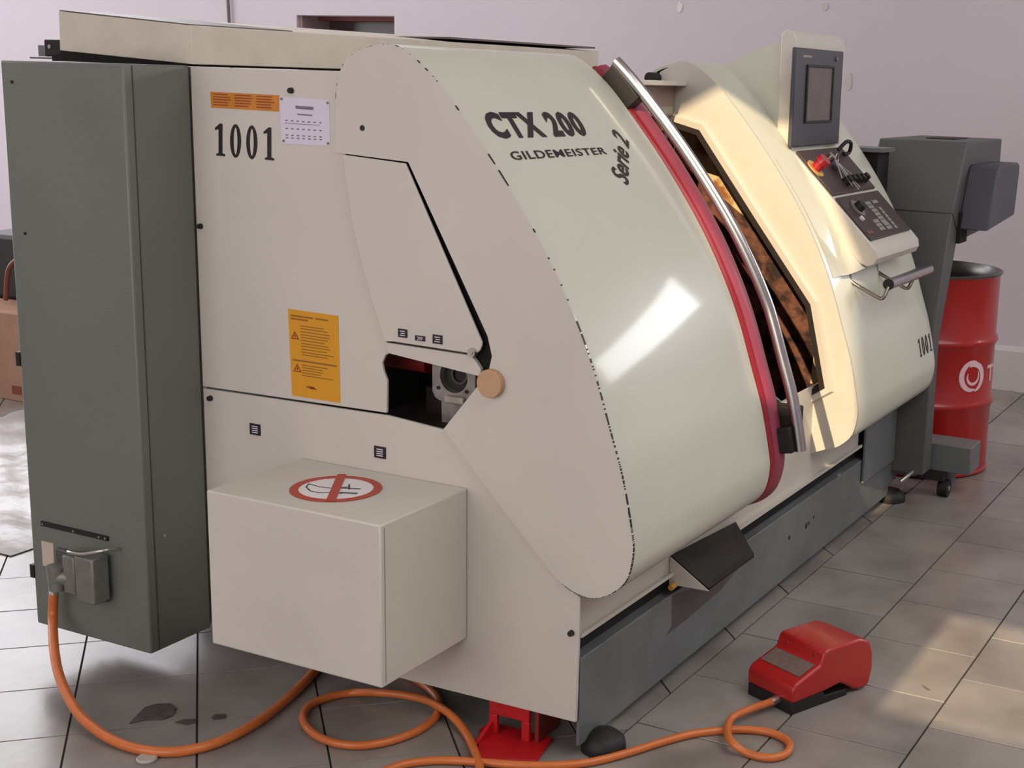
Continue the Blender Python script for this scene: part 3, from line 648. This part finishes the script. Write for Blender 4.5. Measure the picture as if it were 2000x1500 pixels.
br = G().box(bxx, bxx+.05, q[1], p[1], q[2], p[2]).obj('duct_bracket', BLACK, L, bevel=.003)
p = at(98, 91, 0, bxx); G().cyl((bxx-.004, p[1], p[2]), (bxx+.002, p[1], p[2]), .0055, n=12).obj('bracket_screw', NICK, br)
p = at(58, 110, 0, bxx); q = at(120, 116, 0, bxx)
G().box(bxx, bxx+.12, q[1], p[1], q[2], p[2]-.001).obj('bracket_plate', STEEL, L)
p = at(68, 88, 0, bxx); q = at(85, 110, 0, bxx)
G().box(bxx+.01, bxx+.05, q[1], p[1], q[2], p[2]).obj('bracket_lug', STEEL, L)

# --------------------------------------------------------------- control console
XC, XD = 4.44, 4.93
top = [(1.694, 1.6969), (1.696, 1.7213), (1.7057, 1.7378), (1.7223, 1.7456), (1.7389, 1.7437), (1.7477, 1.731)]
side = [(1.694, 1.3573)]+top+[(1.7477, 1.4041), (1.7477, 1.3407), (1.5808, 1.165), (1.4686, 1.0333), (1.4325, 0.9991), (1.4052, 0.9894), (1.3837, 0.9991), (1.374, 1.0187), (1.3779, 1.0431), (1.4018, 1.0686)]
con = G().px(side, XC, XD).obj('control_console', PAINT, L, bevel=.004, label='upright control console with monitor and slanted key panels')
hump = [(1.7477, 1.7086), (1.7858, 1.7017), (1.8297, 1.6851), (1.9019, 1.6539), (1.9614, 1.6188), (2.0121, 1.5788), (2.0492, 1.5212), (1.9516, 1.4041), (1.6394, 1.2577), (1.5808, 1.1504), (1.7477, 1.326)]
G().px(hump, XC+.02, XD-.02).obj('console_rear_cover', HOODP, con, smooth=25)
# flared sheet between housing edge and console side
zsA = [1.335-.365*i/16 for i in range(17)]
Bc = cr([(1.7477, 1.3407, 0), (1.6589, 1.2431, 0), (1.5808, 1.1602, 0), (1.5028, 1.0723, 0), (1.4345, 0.9991, 0), (1.4149, 0.9865, 0)], 6)
fl_ = G(); cA = []; cB = []; cM = []
for i in range(17):
    z = zsA[i]; y = float(np.interp(z, SZ, SY)); q = Bc[min(len(Bc)-1, int(round(i/16*(len(Bc)-1))))]
    A_ = Vector((XP+.03, y-.002, z)); B_ = Vector((XC+.001, q[0]-.003, q[1])); M_ = A_.lerp(B_, .62)+Vector((0, .018, -.012)); M2 = A_.lerp(B_, .3)+Vector((0, .006, -.004)); M3 = A_.lerp(B_, .85)+Vector((0, .012, -.008))
    cA += [A_, M2, M_, M3, B_]
fl_.add(cA, [(i*5+k, i*5+k+1, (i+1)*5+k+1, (i+1)*5+k) for i in range(16) for k in range(4)])
e0 = cA[-5:]; inner = [v+Vector((0, .06, .01)) for v in e0]
fl_.add(e0+inner, [(i, i+1, 6+i, 5+i) for i in range(4)])
fl_.obj('console_flare', HOODP, con, smooth=40)
yS = 1.6804
a = at(1556, 94, 1, yS); b = at(1547, 293, 1, yS); c = at(1645, 104, 1, yS)
bez = G().box(a[0], 4.879, yS, yS+.016, 1.367, 1.6891).obj('monitor', BEZ, con, bevel=.004)
p = at(1578, 131, 1, yS); q = at(1626, 133, 1, yS); r2 = at(1571, 236, 1, yS)
x0s, x1s, z0s, z1s = p[0], at(1623, 180, 1, yS)[0], r2[2], p[2]
fr = G()
for bb in ((x0s-.012, x1s+.012, z1s, z1s+.008), (x0s-.012, x1s+.012, z0s-.008, z0s), (x0s-.012, x0s, z0s, z1s), (x1s, x1s+.012, z0s, z1s)):
    fr.box(bb[0], bb[1], yS-.006, yS, bb[2], bb[3])
fr.obj('screen_frame', BLACK, bez, bevel=.001)
G().box(x0s, x1s, yS-.002, yS, z0s, z1s).obj('screen', SCR, bez)
p = at(1569, 108, 1, yS); q = at(1585, 112, 1, yS)
G().box(p[0], q[0], yS-.001, yS, q[2]-.001, p[2]+.001).obj('monitor_badge', mat('badge_silver', rgb(150, 148, 146), .4), bez)
p = at(1633, 115, 1, yS); G().cyl((p[0], yS-.006, p[2]), (p[0], yS, p[2]), .009, n=16).obj('monitor_knob', mat('brown_knob', rgb(120, 100, 96), .4), bez)
# slanted panels
SB = Vector((0, 1.4018, 1.0686)); SD = Vector((0, .7071, .7071)); SNn = Vector((0, -.7071, .7071))
def pf(x, s, h): return Vector((x, SB[1]+SD[1]*s+SNn[1]*h, SB[2]+SD[2]*s+SNn[2]*h))
def slab(x0, x1, s0, s1, h0, h1, G_=None):
    G_ = G_ or G(); vs = [pf(x, s, h) for x in (x0, x1) for s in (s0, s1) for h in (h0, h1)]
    return G_.add(vs, [(0, 1, 3, 2), (4, 6, 7, 5), (0, 4, 5, 1), (2, 3, 7, 6), (0, 2, 6, 4), (1, 5, 7, 3)])
XL, XR = 4.452, 4.90
lp = slab(XL, XR, .006, .191, 0, .008).obj('key_panel', PAN, con, bevel=.003, label='lower slanted black key panel')
up_ = slab(XL, XR, .203, .398, 0, .008).obj('switch_panel', PAN, con, bevel=.003, label='upper slanted panel with emergency stop and switches')
def ps_(px, py):      # pixel on the slanted plane -> (x, s)
    d = w_+r_*((px-CX)/FPX)-u_*((py-CY)/FPX); o = pf(0, 0, .008); nn = SNn
    t = (o-CAM).dot(nn)/d.dot(nn); P = CAM+d*t; return P[0], (P-o).dot(SD)
ovx, ovs = ps_(1674, 408)
G().cyl(pf(ovx, ovs, .008), pf(ovx, ovs, .014), .034, n=28).obj('override_dial', mat('dial_grey', rgb(120, 112, 104), .5), lp, smooth=35)
G().cyl(pf(ovx, ovs, .014), pf(ovx, ovs, .034), .020, .017, n=20).obj('override_knob', BLACK, lp, smooth=35)
qx, qs = ps_(1682, 428); G().cyl(pf(qx, qs, .008), pf(qx, qs, .016), .010, n=14).obj('indicator', mat('white_lamp', rgb(214, 208, 204), .4), lp, smooth=35)
for (x0_, y0_, cols, rws, m) in ((1692, 398, 2, 2, KEYM), (1706, 395, 2, 1, KEYM), (1705, 412, 2, 4, KEYM), (1719, 408, 1, 9, KEYM), (1708, 433, 2, 5, KEYM), (1728, 438, 2, 4, KEYM), (1697, 455, 2, 2, mat('red_grey_key', rgb(120, 72, 62), .5))):
    kx, ks = ps_(x0_, y0_)
    for i in range(cols):
        for j in range(rws):
            xx = kx+i*.026; ss = ks-j*.0165
            if ss < .02 or xx > XR-.03: continue
            slab(xx-.0112, xx+.0112, ss-.0068, ss+.0068, .008, .011).obj('key', m, lp)
ex, es = ps_(1592, 330)
eb = G().cyl(pf(ex, es, .008), pf(ex, es, .012), .036, n=28).obj('stop_ring', GOLD, up_, smooth=35)
G().cyl(pf(ex, es, .012), pf(ex, es, .040), .018, n=20).cyl(pf(ex, es, .040), pf(ex, es, .058), .026, .022, n=24).obj('emergency_stop', BTN, up_, smooth=35, label='red mushroom emergency stop button')
kx, ks = ps_(1618, 312); G().cyl(pf(kx, ks, .008), pf(kx, ks, .03), .015, n=18).obj('key_switch', NICK, up_, smooth=35)
for j in range(5):
    xx = ovx+.10+j*.045; sx = .045*0+.262
    xq = 4.65+j*.048; G().cyl(pf(xq, .244, .008), pf(xq, .244, .034), .016, .013, n=14).obj('selector_knob', BLACK, up_, smooth=35)
xq, sq_ = ps_(1640, 300); G().tube(cr([pf(xq-.03, .375, .02), pf(xq, .382, .055), pf(xq+.045, .375, .05), pf(xq+.06, .36, .02), pf(xq+.02, .362, .012)], 5), .007, 8).obj('key_fob_loop', BLACK, up_, smooth=50)
# console grab handle: two bent rods and a bar
zb, yb = 0.9406, 1.3271
gh = G().cyl((4.43, yb, zb), (4.905, yb, zb), .0185, n=24).obj('grab_bar', CHROME, con, smooth=40)
G().cyl((4.426, yb, zb), (4.431, yb, zb), .0185, n=24).obj('grab_bar_cap', BLACK, gh, smooth=40)
for xr in (4.41, 4.70):
    pts = [(xr, 1.4579, 0.9894), (xr, 1.4559, 0.965), (xr, 1.4501, 0.9455), (xr, 1.4345, 0.9338), (xr, 1.3857, 0.9113), (xr, 1.3544, 0.8967), (xr, 1.3427, 0.8947), (xr, 1.3349, 0.9006), (xr+.02, yb, zb-.01)]
    G().tube(cr(pts, 4), .0062, 10).obj('bent_rod', ROD, gh, smooth=50)
# 1001 on the right housing
Bq = [(4.935, 1.205), (5.115, 1.205), (5.115, 1.138), (4.935, 1.138)]
def hm(u, v):
    x = Bq[0][0]*(1-u)+Bq[1][0]*u; s = Bq[0][1]*(1-v)+Bq[3][1]*v; return on_hood(x, s, .0015)
number(hm, INK, '1001', house, (0, .0008, 0))

# key bunch hanging from the key switch
kb = thing('key_bunch', pf(kx, ks, .03), 'bunch of silver keys hanging from the console key switch', 'keys')
base_p = pf(kx, ks, .034)
G().tube([base_p+Vector((.016*math.cos(t), -.012, .016*math.sin(t)-.012)) for t in [2*math.pi*i/20 for i in range(21)]], .0018, 8).obj('key_ring', NICK, kb, smooth=50)
for j in range(7):
    dx = (-.045, -.028, -.012, .004, .02, .036, .05)[j]; Lk = (.07, .11, .13, .10, .12, .085, .06)[j]
    s0 = pf(kx+dx*.3, ks-.022, .030-.002*j); e = pf(kx+dx*.3+dx, ks-.022-Lk, .018+.004*(j % 3)); dirv = (e-s0).normalized()
    wv = dirv.cross(SNn).normalized()*.0095
    G().ext([s0-wv, s0+wv, s0+wv+dirv*.022, s0+wv*.4+dirv*.028, e+wv*.4, e-wv*.4, s0-wv*.4+dirv*.028, s0-wv+dirv*.022], SNn*.0022).obj('key', NICK, kb)

# ================================================================== chip conveyor
CV = thing('chip_conveyor', (5.35, 1.55, 0), 'charcoal chip conveyor with tall discharge head rising behind the lathe', 'conveyor')
hd_ = [(5.419, 1.373), (5.995, 1.373), (5.995, 1.02), (5.52, 1.0), (5.40, 1.02), (5.276, 1.111)]
yA, yB = 1.35, 1.70
head = G().ext([(a, yA, b) for a, b in hd_], (0, yB-yA, 0)).obj('discharge_head', DGREY, CV, bevel=.006)
G().box(5.62, 5.82, yA+.10, yA+.22, 1.373, 1.377).obj('lid_recess', BLACK, head)
neck = [(5.276, 1.109), (5.395, 1.018), (5.19, .62), (5.14, .25), (5.10, .12), (5.02, .12), (4.96, .3), (5.03, .62)]
# neck: tapering inclined casing
nk = G().ext([(a, yA+.002, b) for a, b in [(5.274, 1.110), (5.385, 1.02), (5.22, .64), (5.235, .12), (5.12, .12), (5.135, .70)]], (0, yB-yA-.012, 0)).obj('inclined_casing', DGREY, CV, bevel=.004)
G().box(5.36, 5.47, yA-.012, yA+.02, .99, 1.11).obj('outlet_flap', VOID, CV)
xm = 5.485
mt = [(yA, 1.262), (yA-.13, 1.295)]
mg = G().ext([(xm-.015, 0, 1.255), (xm-.005, 0, 1.285), (xm+.02, 0, 1.30), (xm+.30, 0, 1.30), (xm+.33, 0, 1.285), (xm+.335, 0, 1.255), (xm+.32, 0, 1.075), (xm-.12, 0, 1.045)], (0, 0, 0))
mg.v = []; mg.f = []
pts = [(xm-.03, 1.245), (xm-.015, 1.275), (xm+.01, 1.287), (xm+.33, 1.287), (xm+.355, 1.275), (xm+.36, 1.25), (xm+.33, 1.075), (xm-.125, 1.045)]
G().ext([(a, yA-.115, b) for a, b in pts], (0, .115, 0)).obj('motor_cover', mat('dark_motor_cover', rgb(70, 70, 76), .5, noise=.15, nscale=6), CV, bevel=.006)
# dark rear part left of the head
G().box(5.16, 5.30, 1.62, 1.85, 1.0, 1.33).obj('rear_bracket', VOID, CV)
G().box(5.15, 5.31, 1.60, 1.86, 1.33, 1.345).obj('rear_bracket_lid', STEEL, CV)
# wheeled base
ct = G().box(5.296, 5.45, 1.213, 1.42, .098, .208).obj('base_box', STEEL, CV, bevel=.004)
G().box(5.20, 5.30, 1.40, 1.60, .09, .40).obj('base_column', STEEL, CV, bevel=.003)
G().box(5.24, 5.30, 1.30, 1.46, .075, .10).obj('base_skid', BLACK, CV)
G().ext([(5.30, 1.285, .098), (5.40, 1.285, .098), (5.36, 1.285, .03), (5.33, 1.285, .03)], (0, .05, 0)).obj('caster_fork', STEEL, CV)
cw = G().cyl((5.30, 1.29, .035), (5.30, 1.33, .035), .035, n=28).obj('caster_wheel', BLACK, CV, smooth=40)
G().cyl((5.30, 1.287, .035), (5.30, 1.333, .035), .012, n=14).obj('wheel_hub', NICK, cw, smooth=40)
p = at(1760, 930, 1, 1.42); G().tube(cr([(p[0]-.01, 1.42, p[2]-.02), (p[0]+.03, 1.40, p[2]+.0), (p[0]+.09, 1.38, p[2]+.02)], 4), .008, 8).obj('drain_pipe', NICK, CV, smooth=50)

# ================================================================== oil drum
DC = (5.76, 1.545, 0); R = .288; H = .84
D = thing('oil_drum', DC, 'red steel oil drum with two rolling hoops under the conveyor outlet', 'drum')
pr = [(R*.96, 0), (R, .008), (R, .015), (R-.006, .02), (R-.006, .12)]
for hz in (.30, .56): pr += [(R-.006, hz-.022), (R+.002, hz-.010), (R+.005, hz), (R+.002, hz+.010), (R-.006, hz+.022)]
pr += [(R-.006, H-.02), (R-.002, H-.012)]
G().lathe(DC, pr, 72).obj('drum_body', DRUM, D, smooth=40)
G().lathe(DC, [(R-.002, H-.012), (R+.003, H-.006), (R+.003, H), (R-.003, H+.002), (R-.008, H-.004), (R-.010, H-.05), (R-.012, .03), (0, .03)], 72).obj('drum_rim', DRUMIN, D, smooth=40)
# white swirl emblem and letter on the drum wall
def drum_map(du, dz, lift=.0015, c0=None):
    an = c0+du/R; return Vector((DC[0]+(R-.006+lift)*math.cos(an), DC[1]+(R-.006+lift)*math.sin(an), dz))
def drum_angle(px, py):
    d = w_+r_*((px-CX)/FPX)-u_*((py-CY)/FPX); ox, oy = CAM[0]-DC[0], CAM[1]-DC[1]
    a = d[0]**2+d[1]**2; b = 2*(ox*d[0]+oy*d[1]); c = ox*ox+oy*oy-R*R; dis = max(0, b*b-4*a*c); t = (-b-math.sqrt(dis))/(2*a); P = CAM+d*t
    return math.atan2(P[1]-DC[1], P[0]-DC[0]), P[2]
lc, lz = drum_angle(1902, 736)
EM = mat('drum_white_print', rgb(226, 190, 196), .5)
def swirl(a0, a1, r0f, r1f, w0f, squash=1.0, rot=0):
    gg = G(); n = 26; vs = []
    for i in range(n+1):
        t = i/n; an = a0+(a1-a0)*t; rr = r0f+(r1f-r0f)*t; ww = w0f*math.sin(math.pi*min(1, max(0, t)))**.6+.0008
        for sg_ in (-1, 1):
            q = rr+ww*sg_/2; vs.append(drum_map(math.cos(an)*q, lz+math.sin(an)*q*squash, c0=lc))
    gg.add(vs, [(2*i, 2*i+1, 2*i+3, 2*i+2) for i in range(n)]); return gg
em = swirl(math.radians(70), math.radians(290), .062, .056, .024).obj('drum_emblem', EM, D, label='white swirl emblem')
swirl(math.radians(-80), math.radians(120), .064, .046, .026).obj('emblem_arc', EM, em)
swirl(math.radians(150), math.radians(400), .030, .034, .012).obj('emblem_arc', EM, em)
tc_, tz = drum_angle(1936, 727)
tl = G()
for (u0_, u1_, v0_, v1_) in ((-.035, .035, .020, .034), (-.007, .009, -.036, .022)):
    n = 4; vs = []
    for i in range(n+1):
        u = u0_+(u1_-u0_)*i/n
        for v in (v0_, v1_): vs.append(drum_map(u, tz+v, c0=tc_))
    tl.add(vs, [(2*i, 2*i+1, 2*i+3, 2*i+2) for i in range(n)])
tl.obj('drum_letter', EM, D, label='white letter T')

# ================================================================== red jack stand under the corner
J = thing('support_jack', (2.70, 1.64, 0), 'red steel support stand under the front corner of the lathe', 'stand')
p = at(930, 1490, 2, 0)
G().ext([(2.54, 1.675, 0), (2.60, 1.55, 0), (2.72, 1.575, 0), (2.72, 1.75, 0), (2.67, 1.755, 0)], (0, 0, .008)).obj('base_plate', JACKR, J, bevel=.002)
xj = 2.668; yj0, yj1 = 1.612, 1.725
G().box(xj, xj+.012, yj0, yj1, .058, .098).obj('head_plate', JACKR, J, bevel=.002)
G().box(xj, xj+.012, yj1-.022, yj1, .008, .058).obj('upright', JACKR, J, bevel=.002)
G().box(xj, xj+.012, yj0, yj0+.022, .008, .058).obj('upright', JACKR, J, bevel=.002)
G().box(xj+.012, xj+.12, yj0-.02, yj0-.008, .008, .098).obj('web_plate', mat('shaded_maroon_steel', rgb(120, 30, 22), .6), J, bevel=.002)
G().ext([(xj-.07, yj1-.012, .008), (xj, yj1-.012, .008), (xj, yj1-.012, .04)], (0, .01, 0)).obj('gusset', JACKR, J)

# ================================================================== cables
def floor_pt(px, py, z=.011): return at(px, py, 2, z)
pts = [Vector((cx0-.045, c2[1], c2[2]-.006))]
for px_, py_ in ((103, 1205), (105, 1260), (113, 1310), (130, 1355), (156, 1397), (190, 1427), (230, 1450)):
    pts.append(at(px_, py_, 2, .0125+.178*max(0, (1462-py_)/300)**1.35))
pts += [floor_pt(*p, .0125) for p in ((275, 1464), (330, 1469), (385, 1462), (440, 1444), (500, 1412), (555, 1370), (590, 1338), (612, 1314), (640, 1285))]
tag(G().tube(cr(pts, 6), .0122, 12).obj('power_cable', ORANGE, smooth=50), 'orange cable hanging from the cabinet plug and running under the box cover', 'cable')
p1 = [(780, 1312), (815, 1330), (843, 1350), (858, 1372), (852, 1398), (825, 1422), (785, 1440), (740, 1452), (695, 1456), (650, 1450), (612, 1432), (592, 1405), (602, 1380), (640, 1362), (690, 1353), (740, 1353), (790, 1358), (838, 1370), (880, 1396), (910, 1432), (928, 1470), (938, 1510), (925, 1545), (860, 1560)]
pts = []
for i, p in enumerate(p1):
    z = .011
    if 15 <= i <= 18: z = .028
    pts.append(floor_pt(*p, z))
tag(G().tube(cr(pts, 6), .0102, 12).obj('coiled_cable', ORANGE, smooth=50), 'orange cable lying in a wide coil in front of the box cover', 'cable')
p2 = [(700, 1530), (765, 1500), (810, 1489), (870, 1485), (940, 1489), (1010, 1494), (1080, 1495), (1150, 1489), (1220, 1472), (1290, 1450), (1350, 1434), (1405, 1427), (1450, 1425), (1495, 1429), (1530, 1441), (1543, 1457), (1532, 1474), (1500, 1480), (1460, 1471), (1430, 1450), (1421, 1428), (1430, 1402), (1450, 1382), (1470, 1371)]
pts = []
for i, p in enumerate(p2): pts.append(floor_pt(*p, .010 if not 19 <= i <= 21 else .026))
# ---------------- foot pedal
Lx = Vector((.917, -.399, 0)); Wx = Vector((.399, .917, 0)); PO = Vector((3.143, 1.122, 0)); PW = .160
def pp(l, w, z): return PO+Lx*l+Wx*w+Vector((0, 0, z))
FPD = thing('foot_pedal', PO+Lx*.13+Wx*.08, 'red hooded foot pedal with black base on the tile floor', 'foot switch')
def pext(prof, w0, w1): return G().ext([pp(l, w0, z) for l, z in prof], Wx*(w1-w0))
pext([(0, 0), (.21, 0), (.21, .018), (.12, .022), (.12, .034), (0, .034)], 0, PW).obj('pedal_base', BLACK, FPD, bevel=.003)
shell = [(0, .032), (0, .070), (.012, .084), (.095, .112), (.102, .118), (.112, .145), (.125, .150), (.245, .150), (.285, .135), (.300, .10), (.302, .055), (.292, .014), (.272, .004), (.235, .010), (.205, .030), (.175, .043), (.12, .036)]
pb_ = pext(shell, -.004, PW+.004).obj('pedal_shell', PEDR, FPD, bevel=.007)
G().ext([pp(.034, .010, .0927), pp(.088, .010, .1112), pp(.088, .150, .1112), pp(.034, .150, .0927)], (0, 0, .0022)).obj('pedal_plate', LABG, FPD)
for (w, l) in ((.03, .118), (.13, .118)): G().cyl(pp(l-.004, w, .128), pp(l-.012, w, .126), .006, n=12).obj('shell_screw', REDD, FPD, smooth=40)
gl = pp(-.002, .052, .026)
G().cyl(pp(.004, .052, .026), pp(-.022, .052, .024), .0115, n=10).obj('pedal_gland', NICK, FPD)
pts[-1] = pp(-.020, .052, .024); pts[-2] = (pts[-3]+pts[-1])*.5+Vector((0, 0, .004))
tag(G().tube(cr(pts, 6), .0098, 12).obj('pedal_cable', ORANGE, smooth=50), 'orange cable running along the floor with a small loop to the foot pedal', 'cable')

# ================================================================== small things on the floor
def blot(pxs, z, m, name, label, cat, ctr=None):
    P = [at(a, b, 2, 0) for a, b in pxs]
    return tag(G().ext([p+Vector((0, 0, .0006)) for p in P], (0, 0, z)).obj(name, m, bevel=.0015), label, cat)
blot([(252, 1415), (268, 1398), (282, 1384), (305, 1377), (334, 1376), (345, 1386), (338, 1399), (318, 1407), (280, 1408)], .004, mat('oily_scrap', rgb(84, 78, 76), .4, noise=.4, nscale=40), 'oily_scrap', 'dark flat oily scrap on the tiles left of the cable coil', 'debris')
blot([(340, 1412), (360, 1406), (382, 1405), (384, 1412), (366, 1417)], .002, mat('chipped_tile_dark', rgb(70, 62, 58), .8), 'floor_chip', 'dark chip in the tiles beside the oily scrap', 'debris')
blot([(412, 1403), (420, 1396), (442, 1396), (440, 1404), (418, 1406)], .002, bpy.data.materials['chipped_tile_dark'], 'floor_chip', 'small broken spot in the tile right of the oily scrap', 'debris')
p = at(291, 1477, 2, 0); p[1] -= .0
tag(G().lathe((p[0]-.018, p[1]-.012, 0), [(0, .001), (.022, .001), (.024, .006), (.021, .010), (.012, .008), (0, .0085)], 24).obj('bottle_cap', mat('pale_cap', rgb(170, 164, 154), .5), smooth=40), 'pale round cap lying against the hanging orange cable', 'cap')
for i, (a, b) in enumerate(((1715, 1272), (1760, 1343), (1806, 1341), (1847, 1379), (1850, 1380), (1581, 1462), (1598, 1478), (1733, 1431), (1648, 1090), (1820, 1048))): pass
lv = blot([(1800, 1337), (1809, 1343), (1819, 1349), (1815, 1349), (1806, 1345)], .001, mat('dry_leaf', rgb(110, 92, 70), .8), 'dry_stalk', 'short dry stalk lying in the sunlit patch', 'debris')

# cardboard box, plastic film and stack at the far left behind the cabinet
cb = thing('cardboard_box', (4.75, 5.78, 0), 'pinkish cardboard box on the floor behind the cabinet, far left', 'box')
G().box(4.45, 5.05, 5.35, 6.2, .0, .42).obj('carton', CARD, cb, bevel=.004)
p = at(33, 762, 0, 4.45)
G().box(4.447, 4.45, p[1]-.03, p[1]+.03, p[2]-.02, p[2]+.02).obj('carton_print', mat('brown_print', rgb(130, 66, 52), .8), cb)
rl = G().tube(cr([(4.6, 5.50, .44), (4.6, 5.52, .58), (4.62, 5.62, .66), (4.62, 5.74, .60), (4.62, 5.78, .44)], 6), .012, 10).obj('bent_hose', mat('rust_hose', rgb(120, 64, 50), .5), smooth=50)
tag(rl, 'rust brown bent hose on top of the cardboard box', 'hose')
tag(G().box(4.72, 4.95, 5.45, 6.1, .421, .74).obj('black_case', BLACK, bevel=.02), 'black case standing on the cardboard box', 'case')
# crumpled film: uneven sheet with real folds
fs = G(); nx, ny = 34, 34; xa, xb, ya, yb2 = 2.95, 4.42, 3.75, 5.32
rnd = [[random.random() for _ in range(ny+1)] for _ in range(nx+1)]
for i in range(nx+1):
    for j in range(ny+1):
        x = xa+(xb-xa)*i/nx; y = ya+(yb2-ya)*j/ny
        z = .006+.018*abs(math.sin(x*9+y*13+2*math.sin(y*7)))*(.5+rnd[i][j]*.5)+.012*abs(math.sin(x*23-y*17))
        if i in (0, nx) or j in (0, ny): z = .004
        fs.v.append(Vector((x, y, z)))
for i in range(nx):
    for j in range(ny): fs.f.append((i*(ny+1)+j, (i+1)*(ny+1)+j, (i+1)*(ny+1)+j+1, i*(ny+1)+j+1))
tag(fs.obj('plastic_sheet', SHEET, smooth=60), 'crumpled pale plastic sheet spread on the floor behind the cabinet', 'sheet')
